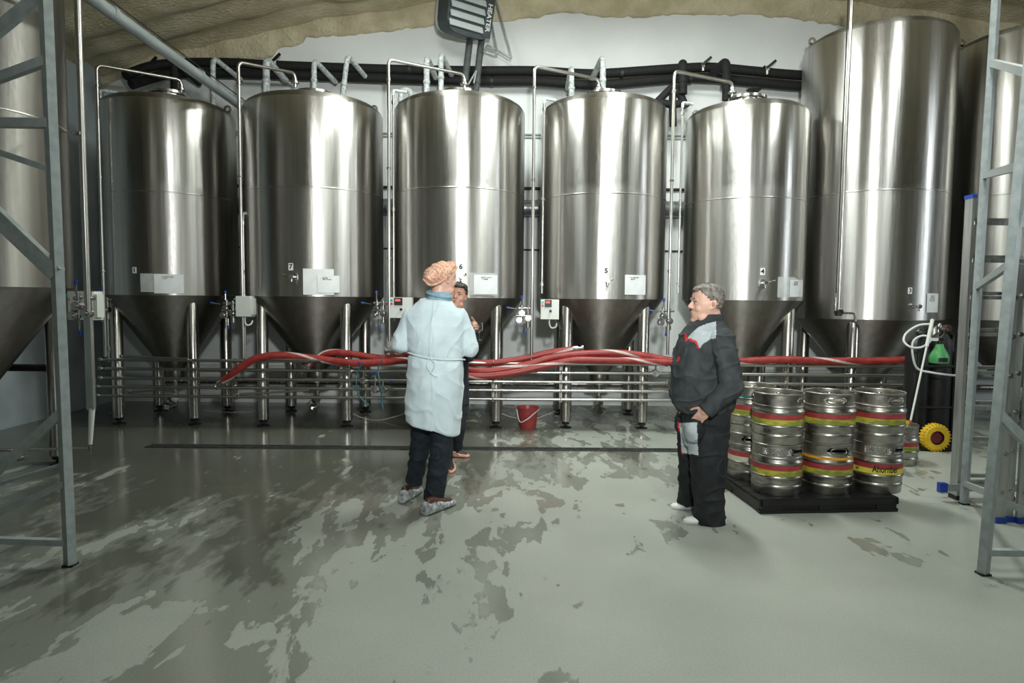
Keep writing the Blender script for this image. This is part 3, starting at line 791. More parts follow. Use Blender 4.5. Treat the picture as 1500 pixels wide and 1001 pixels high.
def control_box(px0, py0, px1, py1, Y, lab, side=False, cable=True):
    a = W(px0, py1, Y); b = W(px1, py0, Y); wd = b.x - a.x; h = b.z - a.z
    t = thing('control_box', lab, 'control box', (a.x + wd / 2, Y, a.z), group='tank control boxes')
    mb = MB(); d = .13
    mb.box((0, d / 2, h / 2), (wd, d, h)); body = part('body', mb, M_white, t)
    mb = MB().box((0, -.006, h / 2), (wd * .97, .014, h * .97)); part('lid', mb, M_white, t)
    if not side:
        mb = MB().box((-wd * .10, -.016, h * .80), (wd * .38, .012, h * .36)); ds = part('display', mb, M_blackp, t)
        part('digits', MB().box((-wd * .12, -.024, h * .86), (wd * .22, .006, h * .09)), M_led, ds)
        mb = MB().cyl((-wd * .40, -.012, h * .86), (-wd * .40, -.03, h * .86), .012, n=12); part('button', mb, M_green, t)
        mb = MB().cyl((-wd * .40, -.012, h * .69), (-wd * .40, -.03, h * .69), .012, n=12); part('button', mb, M_redb, t)
        mb = MB().cyl((wd * .03, -.012, h * .42), (wd * .03, -.03, h * .42), .016, n=14); mb.box((wd * .03, -.034, h * .42), (.03, .012, .010), Matrix.Rotation(.6, 3, 'Y')); part('knob', mb, M_blackp, t)
    else:
        mb = MB().box((wd * .5 + .012, .05, h / 2), (.03, .10, h * .8)); part('side_cover', mb, M_white, t)
        for z in (.84, .86): pass
        mb = MB().cyl((-wd * .5, .02, h * .85), (-wd * .5 - .03, .02, h * .85), .012, n=12); part('button', mb, M_green, t)
    if cable:
        mb = MB().tube(spline([(wd * .0, .05, 0), (wd * .0, .04, -.06), (wd * .12, .04, -.10), (wd * .35, .06, -.09), (wd * .4, .09, -.05)]), .010, 8); part('cable', mb, M_white, t)
control_box(792, 439, 819, 468, 7.70, 'white control box with red display before tank 5')
control_box(571, 436, 603, 466, 7.70, 'white control box half hidden by the gown', cable=False)
control_box(346, 434, 367, 464, 7.72, 'white control box strapped between tanks 1 and 7', side=True)
control_box(101, 427, 137, 469, 5.75, 'pale control box behind the pipe at far left', side=True, cable=False)

# ------------------------------------------------------------------ insulated coolant lines on the end wall and their risers
YI = 9.60
up_ = [(184, 111), (215, 99), (255, 93), (330, 92), (420, 96.5), (580, 102), (700, 104), (780, 104), (850, 108), (890, 107.5), (1000, 100), (1045, 99), (1100, 104), (1168, 110), (1300, 116)]
lo_ = [(192, 124), (225, 114), (255, 108), (330, 107.5), (420, 110), (580, 115.5), (700, 119), (780, 119), (850, 124), (890, 124), (990, 115), (1045, 115), (1100, 120), (1168, 126), (1300, 134)]
for pts, nm in ((up_, 'upper'), (lo_, 'lower')):
    P = [W(x, y, YI + (-.5 if k == 0 else -.22 if k == 1 else 0)) for k, (x, y) in enumerate(pts)]
    t = thing('insulated_pipe', nm + ' black foam-wrapped coolant pipe along the white wall', 'pipe', (P[5].x, YI, P[5].z - .07), group='black insulated coolant pipes')
    part('insulation', MB().tube(spline(P, 5), .066, 16), M_black, t, world=True)
    for k in ((2, 5, 9, 12) if nm == 'upper' else (3, 6, 10)):
        mb = MB().lathe([(.066, -.02), (.074, -.02), (.074, .02), (.066, .02)], n=18); mb.xf(Matrix.Translation(P[k] + V((.2, 0, 0))) @ Matrix.Rotation(PI / 2, 4, 'Y')); part('strap', mb, M_dark, t, world=True)
def valve_stub(px, py, lab):
    p = W(px, py, YI - .08); t = thing('line_valve', lab, 'valve', p, group='valves on the black pipes')
    part('valve_body', MB().cyl((0, 0, -.06), (0, 0, .06), .028, n=14), M_leg, t)
    part('lever', MB().bar((-.02, -.03, .02), (.10, -.05, .12), .02, .035), M_dark, t)
    part('stem', MB().cyl((0, -.04, 0), (0, 0, 0), .016, n=10), M_leg, t)
valve_stub(1030, 98, 'lever valve on the black pipe above the right row tank'); valve_stub(1124, 103, 'lever valve on the black pipe nearest the tall tank'); valve_stub(402, 93, 'lever valve on the black pipe behind the second row tank'); valve_stub(222, 98, 'lever valve on the black pipe near its left end')
def riser(px, yb, yt, dx, mat_, lab, r=.042, Y=9.0, lean=0):
    b = W(px - lean, yb + 14, Y); tp = W(px, yt, Y)
    b2 = V((b.x, Y, b.z)); tp = V((tp.x, Y, tp.z))
    e = V((tp.x + dx, YI - .02, tp.z - .10))
    mb = MB().tube(bend([b2, tp, e], .10, 6), r, 14)
    mb.cyl(b2.lerp(tp, .35) , b2.lerp(tp, .42), r + .008, n=14)
    single('coolant_riser', mb, mat_, lab, 'pipe', 'coolant risers behind the tanks')
riser(255, 118, 86, .0, M_black, 'black wrapped riser over the leftmost row tank', .045, 8.9)
riser(312, 145, 84, .13, M_frost, 'frosted riser right of the leftmost row tank', .034)
riser(390, 125, 86, .06, M_frost, 'frosted riser over the left shoulder of the second row tank', .046)
riser(460, 122, 88, .13, M_frost, 'frosted riser over the centre of the second row tank', .036)
riser(509, 135, 81, .12, M_frost, 'frosted slanting riser over the right shoulder of the second row tank', .034, lean=8)
riser(625, 130, 83, .06, M_frost, 'frosted riser left of the heater pipes', .040)
riser(646, 122, 78, .09, M_frost, 'frosted riser nearest the heater pipes', .036)
riser(837, 135, 98, .0, M_frost, 'frosted short riser over the tank above the bucket', .038)
riser(883, 125, 83, -.07, M_frost, 'frosted tall riser over the tank above the bucket', .040)
riser(1000, 124, 90, .10, M_black, 'black wrapped riser left of the right row tank', .062, 9.2)
riser(1064, 133, 88, -.10, M_black, 'black wrapped riser over the right row tank', .058, 9.2)
# black wrapped pipe knot between tanks 5 and 4
mb = MB()
for pts in (((963, 149), (986, 126), (997, 140), (1005, 158)), ((963, 149), (985, 154), (1005, 150)), ((986, 126), (985, 150), (986, 185))):
    mb.tube(bend([W(x, y, 9.25) for x, y in pts], .05), .052, 14)
single('insulated_pipe_knot', mb, M_black, 'knot of black wrapped pipe elbows between the two right row tanks', 'pipe')
# frosted elbows behind the shoulder of tank 6 and lugs by 5 and 4
mb = MB().tube(bend([W(587, 150, 9.1), W(587, 132, 9.1), W(601, 132, 9.1), W(603, 150, 9.1)], .06), .036, 12)
single('frosted_elbow', mb, M_frost, 'frosted pipe elbow behind the left shoulder of the gown-side tank', 'pipe')
# thin wall pipes, a duct and cable runs on the end wall
for y0, r, mat_, lab, nm, yy in ((197, .014, M_galv, 'upper thin conduit on the end wall behind the tanks', 'wall_conduit', 9.784), (201.5, .010, M_galv, 'lower of the two thin conduits on the end wall', 'wall_conduit', 9.784),
                                 (276, .022, M_dark, 'black cable run just above the wall duct', 'cable_run', 9.776), (305, .12, M_duct, 'horizontal round duct running behind the tanks', 'air_duct', 9.67), (366, .012, M_dark, 'thin dark conduit below the wall duct', 'wall_conduit', 9.786),
                                 (543, .05, M_white, 'pale thick pipe low on the end wall', 'wall_pipe', 9.70), (562, .045, M_leg, 'steel pipe lowest on the end wall', 'wall_pipe', 9.70)):
    z = W(750, y0, yy).z; mb = MB().cyl((-5.2, yy, z), (7.4, yy, z), r, n=16)
    single(nm, mb, mat_, lab, 'duct' if nm == 'air_duct' else 'pipe')

# big galvanised pipe running from the camera side into the gap between tanks 1 and 7
t = thing('ceiling_pipe', 'thick grey pipe running overhead into the gap at upper left', 'pipe', (-3.52, 5.5, 3.98))
part('tube', MB().cyl((0, -4.0, .10), (0, 3.9, .06), .056, n=20), M_galv, t)
for y in (-1.2, .4, 2.0, 3.2): part('coupling', MB().cyl((0, y - .03, .083), (0, y + .03, .083), .063, n=20), M_galv, t)
part('tie_wire', MB().cyl((.05, -2.0, .15), (.05, 3.4, .13), .006, n=6), M_dark, t)
# tall pipe on the face of tank 3 with valve
Y3 = TANKS['3'][2] - TANKS['3'][3] - .07
t = thing('gas_pipe', 'tall thin pipe down the face of the tallest front tank', 'pipe', W(1246, 470, Y3), group='upright gas pipes of the tanks')
a = W(1248, -10, Y3); b = W(1243, 455, Y3); b.x = a.x
part('riser', MB().tube([b, a], .019, 12), M_pipe, t, world=True)
part('twin_tube', MB().tube([b + V((-.03, .02, .2)), a + V((-.03, .02, 0))], .008, 8), M_dark, t, world=True)
part('valve_body', MB().cyl(b + V((-.03, 0, -.02)), b + V((.03, 0, -.02)), .045, n=18).cyl(b + V((0, -.05, -.02)), b + V((0, .04, -.02)), .035, n=16).cyl(b + V((-.05, -.02, .0)), b + V((-.05, -.02, .15)), .016, n=10), M_fit, t, world=True)
part('outlet', MB().tube(bend([b + V((0, 0, -.03)), b + V((.19, 0, -.03)), b + V((.20, 0, -.13))], .05), .015, 10), M_fit, t, world=True)

# ------------------------------------------------------------------ heater on the wall
hp = W(691, 7, 9.05)
t = thing('fan_heater', 'tilted grey fan heater with slatted louvres under the ceiling', 'heater', (hp.x, 9.05, hp.z - .36))
Rh = Matrix.Translation((0, 0, .36)) @ Matrix.Rotation(math.radians(36), 4, 'Z') @ Matrix.Rotation(math.radians(14), 4, 'X')
def hpart(nm, mb, mat_, lab=None, par=None):
    mb.xf(Rh); return part(nm, mb, mat_, par or t, label=lab)
outl = []
for k in range(20):
    b_ = 2 * PI * k / 20; cc, ss = math.cos(b_), math.sin(b_)
    outl.append((.36 * math.copysign(abs(cc) ** .45, cc), .40 * math.copysign(abs(ss) ** .45, ss)))
hpart('casing', MB().extrude(outl, 'y', .0, .26), M_hdark)
hpart('back_shell', MB().extrude([(x * .95, z * .96) for x, z in outl], 'y', .26, .36), M_hgrey)
hpart('front_frame', MB().extrude([(x * .99, z * .99) for x, z in outl], 'y', -.012, .0), M_hdark)
for k in range(6):
    z = -.28 + k * .112
    hpart('louvre', MB().box((-.06, -.035, z), (.52, .014, .085), Matrix.Rotation(math.radians(-28), 3, 'X')), M_hgrey)
vs_, fs_ = text_mesh('HEATER', .098)
sg = hpart('name_strip', MB().box((.275, -.02, -.04), (.13, .012, .62)), M_hdark)
mb = MB().add([(.275 + y, -.028, -.10 - x) for x, y, _ in vs_], fs_)
hpart('lettering', mb, M_paper, None, sg)
# its two grey hoses and the wall bracket
for px0, py0, px1, py1, lab in ((690, 44, 680, 124, 'left grey insulated hose hanging from the heater'), (707, 44, 697, 128, 'right grey insulated hose hanging from the heater')):
    a = W(px0, py0, 9.44); b = W(px1, py1 + 6, 9.3)
    mb = MB().tube(bend([a + V((0, .02, .1)), a, b], .1), .046, 14); mb.cyl(b.lerp(a, .12), b.lerp(a, .2), .054, n=14)
    single('heater_hose', mb, M_flex, lab, 'hose', 'heater hoses')
br = [W(x, y, 9.3) for x, y in ((706, 26), (715, 30), (729, 79))]
mb = MB(); mb.tube(bend([W(724, -10, 9.45), W(750, 86, 9.45), W(714, 66, 9.5), W(709, 75, 9.3)], .04), .014, 8); mb.tube(bend([W(716, 32, 9.5), W(719, 28, 9.5), W(729, 78, 9.3), W(710, 72, 9.35)], .03), .014, 8)
single('wall_bracket', mb, M_galv, 'bent triangular metal bracket right of the heater', 'bracket')
mb = MB(); mb.tube(bend([W(686, 124, 9.2), W(698, 103, 9.26), W(694, 122, 9.2)], .02), .012, 8)
single('pipe_stay', mb, M_galv, 'small bent stay at the foot of the heater hoses', 'bracket')
# dome furniture of tank 3 and a star handle on tank 4
T3 = TANKS['3']; zt3 = ztank(1290, 26, 7.69)
mb = MB()
for a, b in (((.25, -.35, .16), (.75, -.25, .20)), ((.75, -.25, .20), (.55, -.55, .05)), ((.25, -.35, .16), (.1, -.55, .10))): mb.bar(a, b, .03, .05)
mb.shift(V((T3[1], T3[2], zt3))); single('dome_rail', mb, M_dark, 'dark angled rail on top of the tallest tank', 'rail')
T4 = TANKS['4']; p = W(1104, 134, 8.4)
mb = MB().lathe([(.012, -.12), (.012, 0), (.07, .0), (.095, .02), (.07, .035), (.001, .04)], n=12); mb.shift(V((p.x, p.y, p.z)))
single('star_handle', mb, M_dark, 'black hand wheel on top of the right row tank', 'handle')

# ------------------------------------------------------------------ grey braced frames left and right
def tower(name, lab, posts, bars, base):
    t = thing(name, lab, 'frame', base)
    for a, b, w_, rz in posts:
        a, b = V(a), V(b)
        up = (math.sin(rz), math.cos(rz), 0)
        po = part('post', MB().bar(a, b, w_, w_, up), M_frame, t, world=True)
        part('foot', MB().box((a.x, a.y, .006), (w_ * 1.25, w_ * 1.25, .012)), M_dark, po, world=True)
    for a, b, w_, h_ in bars:
        part('brace', MB().bar(a, b, w_, h_) if w_ else MB().cyl(a, b, h_, n=12), M_frame, t, world=True)
    return t
def lean(px, py, y0, k):
    Y = y0
    for _ in range(4):
        p = W(px, py, Y); Y = y0 - k * max(p.z, 0)
    return W(px, py, Y)
YT = G(103, 829).y; KL = .01
xa = G(103, 829).x
P0 = V((xa, YT, .012)); P1 = V((xa, YT - KL * 3.75, 3.75))
Q0 = P0 - V((.98, 0, 0)); Q1 = P1 - V((.98, 0, 0))
bars = []
for (x1, y1), (x0, y0), w_, h_, dy in (((74, -16), (0, 43), .04, .062, .03), ((72, 88), (0, 114), .04, .05, 0), ((72, 181), (0, 180), .05, .05, 0), ((72, 250), (0, 225), .03, .034, .0), ((74, 402), (0, 328), .05, .088, .0),
                              ((81, 602), (0, 683), .03, .05, 0), ((83, 678), (0, 705), 0, .011, .02), ((86, 708), (0, 748), .03, .038, -.01), ((93, 795), (0, 792), .04, .036, 0)):
    xe = x1 - 235; ye = y1 + (y0 - y1) * 235 / x1
    a = lean(x1 + 6, y1, YT + dy, KL); b = lean(xe, ye, YT + dy, KL); a.x = xa
    b = a + (b - a) * ((xa - .98 - a.x) / (b.x - a.x)); b.z = max(b.z, .05); b.y = YT + dy - KL * b.z
    bars.append((a, b, w_, h_))
tower('braced_frame', 'grey steel frame with diagonal braces at the left edge', [(P0, P1, .050, .5), (Q0, Q1, .050, .5)], bars, (xa - .49, YT, 0))
pb = G(1440, 842); pf = G(1412, 739); KN = .045; KF = .012
N0 = V((pb.x, pb.y, .012)); N1 = V((pb.x, pb.y - KN * 3.75, 3.75)); F0 = V((pf.x, pf.y, .012)); F1 = V((pf.x, pf.y - KF * 4.6, 4.6))
E0 = N0 + V((.98, .0, 0)); E1 = N1 + V((.98, .0, 0))
bars = []
for (xf, yf), (xn, yn), w_, h_ in (((1450, 92), (1492, 106), .03, .05), ((1442, 257), (1484, 243), .03, .05), ((1437, 420), (1472, 386), .03, .045), ((1413, 709), (1445, 724), .03, .04)):
    a = lean(xf, yf, pf.y, KF); b = lean(xn, yn, pb.y, KN); a.x = pf.x; b.x = pb.x
    bars.append((a, b, w_, h_))
for (x0, y0), (x1, y1), w_, h_ in (((1446, 809), (1640, 812), .04, .036), ((1452, 729), (1640, 800), .03, .04), ((1470, 606), (1640, 790), .04, .05), ((1480, 330), (1640, 200), .04, .05)):
    a = lean(x0, y0, pb.y, KN); b = lean(x1, y1, pb.y, KN); a.x = pb.x
    b = a + (b - a) * ((E0.x - a.x) / (b.x - a.x)); b.z = max(b.z, .05); b.y = pb.y - KN * b.z; bars.append((a, b, w_, h_))
tower('braced_frame', 'grey steel frame standing before the ladders at the right edge', [(N0, N1, .048, -.5), (F0, F1, .046, -.5), (E0, E1, .048, -.5)], bars, (pb.x + .5, pb.y, 0))

# aluminium ladder behind the right frame
YL = pf.y + .12
lx0 = W(1404, 700, YL).x; lx1 = lx0 + .44; ztop = W(1424, 290, YL).z
t = thing('aluminium_ladder', 'upright aluminium ladder with blue caps behind the right frame', 'ladder', ((lx0 + lx1) / 2, YL, 0))
for x in (lx0, lx1):
    st = part('stile', MB().box((x, YL + .035, (.03 + ztop) / 2), (.026, .09, ztop - .03)), M_alu, t, world=True)
    part('cap', MB().box((x, YL + .035, ztop + .012), (.034, .10, .03)), M_blue, st, world=True); part('shoe', MB().box((x, YL + .035, .016), (.036, .10, .032)), M_dark, st, world=True)
for y in (325, 380, 434, 488, 544, 596, 649, 704):
    z = W(1440, y, YL).z
    for dy, dz in ((.0, -.012), (.07, .022)):
        part('rung', MB().box(((lx0 + lx1) / 2, YL + dy, z + dz), (lx1 - lx0 - .02, .03, .028)), M_alu, t, world=True)
a = W(1381, 713, YL - .02); b = W(1442, 732, YL - .02)
sb = part('stabiliser_bar', MB().bar((a.x, YL - .045, a.z), (b.x + .35, YL - .045, a.z), .03, .055), M_alu, t, world=True)
part('bar_cap', MB().box((a.x - .02, YL - .045, a.z), (.06, .045, .075)), M_blue, sb, world=True)
# folded multi-part ladder, seen on its stiles
YM = G(1475, 766).y
t = thing('folded_ladder', 'folded aluminium ladder with blue feet at far right', 'ladder', (W(1490, 766, YM).x + .1, YM, 0))
for i, px in enumerate((1463, 1479, 1495, 1511)):
    x = W(px, 766, YM).x
    st = part('stile', MB().box((x, YM + .03 * (i % 2), .95), (.070, .025, 1.84)), M_alu, t, world=True)
    part('shoe', MB().box((x, YM + .03 * (i % 2), .02), (.078, .05, .04)), M_blue, st, world=True)
    for k in range(6):
        z = W(1475, 722 - 57.2 * k, YM).z
        part('rung_end', MB().cyl((x + .012, YM + .03 * (i % 2) - .014, z + .015 * (i % 2)), (x + .012, YM + .03 * (i % 2) - .022, z + .015 * (i % 2)), .017, n=14).cyl((x + .012, YM - .024 + .03 * (i % 2), z + .015 * (i % 2)), (x + .012, YM - .026 + .03 * (i % 2), z + .015 * (i % 2)), .010, n=12), M_leg, st, world=True)

# pipe column beside the left frame
yc_ = 5.3
a = W(113, -15, yc_); b = W(119, 461, yc_); b.x = a.x
t = thing('cleaning_pipe', 'bright vertical pipe column beside the left grey frame', 'pipe', (b.x, yc_, 0.3))
part('tube', MB().tube([b, a + V((0, 0, .1))], .024, 14), M_pipe, t, world=True)
part('union', MB().cyl(W(117, 198, yc_) * 1.0, W(117, 194, yc_) * 1.0, .032, n=14), M_fit, t, world=True)
c = W(121, 600, yc_); c.x = b.x
part('lower_profile', MB().bar(c, b + V((0, 0, -.02)), .055, .04, (0, 1, 0)), M_alu, t, world=True)
d_ = W(120, 651, yc_); d_.x = c.x - .02
part('white_sleeve', MB().tube([d_, c + V((.005, 0, .01))], [.016, .024], 12), M_white, t, world=True)
part('standoff', MB().bar(W(90, 193, 5.45), W(117, 196, yc_), .012, .012), M_leg, t, world=True)
p0 = W(-60, 661, yc_); p1 = W(128, 657, yc_)
t = thing('floor_pipe', 'thin horizontal pipe low behind the left frame', 'pipe', (p0.x, yc_, p0.z))
part('tube', MB().tube([p0, p1], .013, 10), M_pipe, t, world=True)
part('end_ferrule', MB().cyl(p1, p1 + V((.02, 0, 0)), .026, n=12), M_fit, t, world=True)
part('drip_nozzle', MB().cyl(d_ + V((0, 0, .0)), d_ + V((0, 0, -.09)), .009, n=8), M_fit, t, world=True)
q = W(26, 672, 5.3)
part('valve_body', MB().cyl(q, q + V((.07, 0, .01)), .028, n=14).cyl(q + V((.02, 0, .09)), q + V((.02, 0, 0)), .012, n=10), M_fit, t, world=True)
# braces and hoses under the left tank
mb = MB().cyl((-4.9, 6.2, .90), (-4.25, 6.2, .90), .035, n=12); single('leg_brace', mb, M_dark, 'dark cross brace between the left tank legs', 'brace')
mb = MB().tube(spline([(-5.9, 6.6, 1.0), (-5.55, 6.7, .85), (-5.5, 6.8, .55), (-5.5, 6.8, .2), (-5.3, 6.6, .015)]), .018, 8); single('drain_hose', mb, M_galv, 'grey hose hanging against the side wall at far left', 'hose')

# ------------------------------------------------------------------ kegs
def keg_meshes():
    D = {}
    D['body'] = to_mesh('body', MB().lathe([(.001, .02), (.160, .02), (.165, 0), (.180, 0), (.184, .008), (.184, .052), (.189, .060), (.189, .074), (.183, .082), (.1875, .098), (.1875, .122), (.194, .131), (.197, .140), (.194, .149), (.189, .153),
                                            (.189, .235), (.194, .240), (.197, .249), (.194, .259), (.187, .270), (.184, .280), (.187, .289), (.186, .296), (.182, .300), (.176, .302), (.172, .33), (.14, .345), (.04, .352), (.001, .352)], n=64), M_keg, sharp=50)
    rows = [.300, .311, .322, .352, .363, .378]; n = 72; mb = MB()
    slot = {}
    for c in (0, 36):
        for k in range(-5, 6):
            slot[(c + k) % n] = abs(k)
    for r in (.183, .178):
        vs = [(r * math.cos(2 * PI * k / n), r * math.sin(2 * PI * k / n), z) for z in rows for k in range(n)]
        fs = []
        for i in range(len(rows) - 1):
            for k in range(n):
                if k in slot and 1 <= i <= 3 and (slot[k] < 5 or i == 2): continue
                fs.append((i * n + k, i * n + (k + 1) % n, (i + 1) * n + (k + 1) % n, (i + 1) * n + k))
        mb.add(vs, fs)
    mb.lathe([(.183, .378), (.187, .382), (.188, .388), (.184, .392), (.178, .390), (.176, .384), (.178, .378)], n=72)
    D['chime'] = to_mesh('chime', mb, M_keg, sharp=50)
    def slot_ring(c):
        P = []
        for k in range(29):
            b = 2 * PI * k / 28; cc, ss = math.cos(b), math.sin(b)
            u = .063 * math.copysign(abs(cc) ** .55, cc); z = .337 + .021 * math.copysign(abs(ss) ** .8, ss)
            a = c + u / .183; P.append((.1835 * math.cos(a), .1835 * math.sin(a), z))
        return MB().tube(P, .0045, 6, False)
    D['handle'] = [to_mesh('handle', slot_ring(2 * PI * (c + .5) / n), M_keg) for c in (0, 36)]
    D['valve'] = to_mesh('valve', MB().lathe([(.04, .35), (.04, .372), (.03, .376), (.028, .366), (.012, .366), (.012, .374), (.001, .374)], n=20), M_leg)
    def ringm(z0, z1, r, m_): return to_mesh('painted_band', MB().lathe([(r - .001, z0), (r, z0), (r, (z0 + z1) / 2), (r, z1), (r - .001, z1)], n=64), m_)
    D['red'] = ringm(.195, .2345, .1902, M_kred); D['ygreen'] = ringm(.154, .195, .1902, M_kyel); D['yellow'] = ringm(.154, .195, .1902, M_kyel2); D['cream'] = ringm(.154, .195, .1902, M_kcream)
    D['orange'] = ringm(.272, .292, .1885, M_kor); D['teal'] = ringm(.302, .316, .1842, M_kteal)
    mb = MB()
    for r_ in range(5):
        for k in range(20):
            a = (k + .5 * (r_ % 2)) * .062 - .62; z = .316 + r_ * .0115
            n_ = V((math.cos(a), math.sin(a), 0)); c = n_ * .183 + V((0, 0, z)); sd = V((-n_.y, n_.x, 0))
            vs = [c + (sd * math.cos(b) + V((0, 0, 1)) * math.sin(b)) * .0052 for b in [PI / 3 * j for j in range(6)]] + [c + n_ * .006]
            mb.add(vs, [(j, (j + 1) % 6, 6) for j in range(6)])
    D['grip'] = to_mesh('embossed_grip', mb, M_fit)
    return D
KM = keg_meshes()
def keg(x, y, z, rz, lab, second='ygreen', extra=(), group='steel beer kegs'):
    t = thing('beer_keg', lab, 'keg', (x, y, z), rz, group)
    def ch(me, par=t, rot=0.0):
        o = bpy.data.objects.new(me.name.split('.')[0], me); C.objects.link(o); o.parent = par; o.rotation_euler = (0, 0, rot); return o
    b = ch(KM['body']); c = ch(KM['chime']); ch(KM['handle'][0], c); ch(KM['handle'][1], c); ch(KM['valve']); ch(KM['red'], b); ch(KM[second], b)
    for e in extra:
        o = ch(KM[e], c if e in ('grip', 'teal') else b, -rz - PI / 2 - .35 if e == 'grip' else 0)
    return t
PZ = .112
def camdir(x, y): return math.atan2(-y, -x)
K = [(2.085, 5.075, 'front left'), (2.498, 5.118, 'front middle'), (2.912, 5.158, 'front right')]
KH = .390
keg(K[0][0], K[0][1], PZ, camdir(*K[0][:2]) + .95, 'lower keg of the front left stack with embossed grip, on the pallet', 'ygreen', ('grip',))
keg(K[0][0], K[0][1] + .004, PZ + KH, camdir(*K[0][:2]) + 1.25, 'upper keg of the front left stack on the pallet')
keg(K[1][0], K[1][1], PZ, camdir(*K[1][:2]) + .45, 'lower keg of the front middle stack with an orange band', 'ygreen', ('orange',))
keg(K[1][0] + .003, K[1][1], PZ + KH, camdir(*K[1][:2]) + .22, 'upper keg of the front middle stack on the pallet')
kr = keg(K[2][0], K[2][1], PZ, camdir(*K[2][:2]) + .95, 'lower keg of the front right stack lettered on red and yellow', 'yellow', ('grip',))
keg(K[2][0], K[2][1] - .004, PZ + KH, camdir(*K[2][:2]) + .75, 'upper keg of the front right stack on the pallet')
kb = (2.03, 5.49)
keg(kb[0], kb[1], PZ, camdir(*kb) + .05, 'lower keg of the rear stack with red and cream bands', 'cream')
keg(kb[0], kb[1], PZ + KH, camdir(*kb) + 2.2, 'upper keg of the rear stack with a teal band', 'ygreen', ('teal',))
a_ = camdir(*K[2][:2]) - kr.rotation_euler.z
lt = wrap_text('Ahornber', .066, .1909, a_ + .40, .193, .74, 1.15); o = part('lettering', lt, M_ink, kr)
lt = wrap_text('er', .045, .1909, a_ - .72, .180, .8, 1.0); o = part('lettering', lt, M_ink, kr)
keg(3.84, 6.45, 0, 1.0, 'single keg standing on the floor behind the pallet', 'ygreen')
mb = MB().box((0, 0, .0), (.10, .10, .035)).box((.06, 0, .012), (.05, .03, .03)).cyl((0, 0, .0), (0, 0, .07), .02, n=10)
mb.shift((3.86, 6.44, .392)); single('keg_coupler', mb, M_yel, 'yellow coupler on the single floor keg', 'coupler')

# pallet under the kegs
pc = V((1.868, 4.815, 0)); rz = math.radians(4.5)
t = thing('plastic_pallet', 'black plastic pallet carrying the keg stacks', 'pallet', pc, rz)
PW, PL = 1.09, 1.22
mb = MB()
for k in range(7):
    y0 = k * PL / 7; part('deck_board', MB().box((PW / 2, y0 + PL / 14, PZ - .011), (PW, PL / 7 - .012, .022)), M_blackp, t)
part('rim', MB().box((PW / 2, .011, PZ - .03), (PW, .022, .045)).box((PW / 2, PL - .011, PZ - .03), (PW, .022, .045)).box((.011, PL / 2, PZ - .03), (.022, PL, .045)).box((PW - .011, PL / 2, PZ - .03), (.022, PL, .045)), M_blackp, t)
for i in range(3):
    for j in range(3):
        part('block', MB().box((.09 + i * (PW - .18) / 2, .075 + j * (PL - .15) / 2, .048), (.16, .14, .09), taper=.96), M_blackp, t)
for i in range(3): part('runner', MB().box((.09 + i * (PW - .18) / 2, PL / 2, .011), (.15, PL, .022)), M_blackp, t)
part('front_runner', MB().box((PW / 2, .03, .0125), (PW, .055, .025)).box((PW / 2, .02, .05), (PW * .96, .012, .06)).box((.02, PL / 2, .05), (.012, PL * .96, .06)), M_blackp, t)
# timber board leaning behind the pallet at left
# ------------------------------------------------------------------ bucket
bp = G(773, 627)
t = thing('red_bucket', 'red plastic bucket standing under the pipes', 'bucket', bp)
part('pail', MB().lathe([(.001, 0), (.100, 0), (.104, .01), (.130, .245), (.140, .245), (.141, .262), (.131, .264), (.126, .25), (.098, .015), (.001, .012)], n=36), M_red, t)
part('handle', MB().tube(spline([(-.138, -.01, .235), (-.10, -.12, .10), (-.02, -.155, .13), (.06, -.13, .19), (.138, -.01, .235)]), .007, 8), M_white, t)
for pts, lab in ((((731, 604, 8.3), (748, 611, 8.3), (775, 616, 8.4), (800, 608, 8.4), (812, 603, 8.5)), 'thin pale wire passing behind the red bucket'), (((512, 604, 8.6), (530, 612, 8.5), (555, 616, 8.4), (585, 609, 8.4), (600, 604, 8.5)), 'thin pale wire on the floor left of the gown'),
                 (((300, 601, 8.8), (330, 604, 8.7), (365, 604, 8.7), (375, 602, 8.8)), 'thin pale wire on the floor by the second row tank')):
    P = [G(x, y) for x, y, _ in pts]
    P = [V((W(x, y, Y).x, Y, max(.008, W(x, y, Y).z))) for x, y, Y in pts]
    single('loose_wire', MB().tube(spline(P), .005, 6), M_stripe, lab, 'wire')

# ------------------------------------------------------------------ gas bottles on a hand truck, sprayer and lance
TX = W(1372, 600, 7.05).x
t = thing('hand_truck', 'black hand truck with yellow wheels behind the kegs', 'hand truck', (TX, 7.05, 0))
for sx in (-.2, .2):
    part('rail', MB().tube(bend([(sx, .02, .06), (sx, .04, 1.20), (sx * .8, -.06, 1.30)], .1), .016, 10), M_blackp, t)
    wx = sx * 1.0 - (.0 if sx < 0 else 0)
    wh = thing('tmp', None, None) if False else None
for sx, wy in ((-.19, -.10), (-.62, -.10)):
    mb = MB()
    for k in range(36): pass
    prof = [(.075, -.045), (.125, -.045), (.143, -.03), (.148, 0), (.143, .03), (.125, .045), (.075, .045)]
    mb.lathe(prof, n=40)
    for k in range(26):
        a = 2 * PI * k / 26; mb.box((.144 * math.cos(a), .144 * math.sin(a), 0), (.012, .014, .08), Matrix.Rotation(a, 3, 'Z'))
    mb.xf(Matrix.Translation((sx + .12, wy, .150)) @ Matrix.Rotation(math.radians(90), 4, 'X') @ Matrix.Rotation(.0, 4, 'Y'))
    wl = part('wheel', mb, M_yel, t)
    mb = MB().lathe([(.001, -.03), (.05, -.035), (.078, -.02), (.078, .02), (.05, .035), (.001, .03)], n=28)
    mb.xf(Matrix.Translation((sx + .12, wy, .150)) @ Matrix.Rotation(math.radians(90), 4, 'X')); part('hub', mb, M_hub, wl)
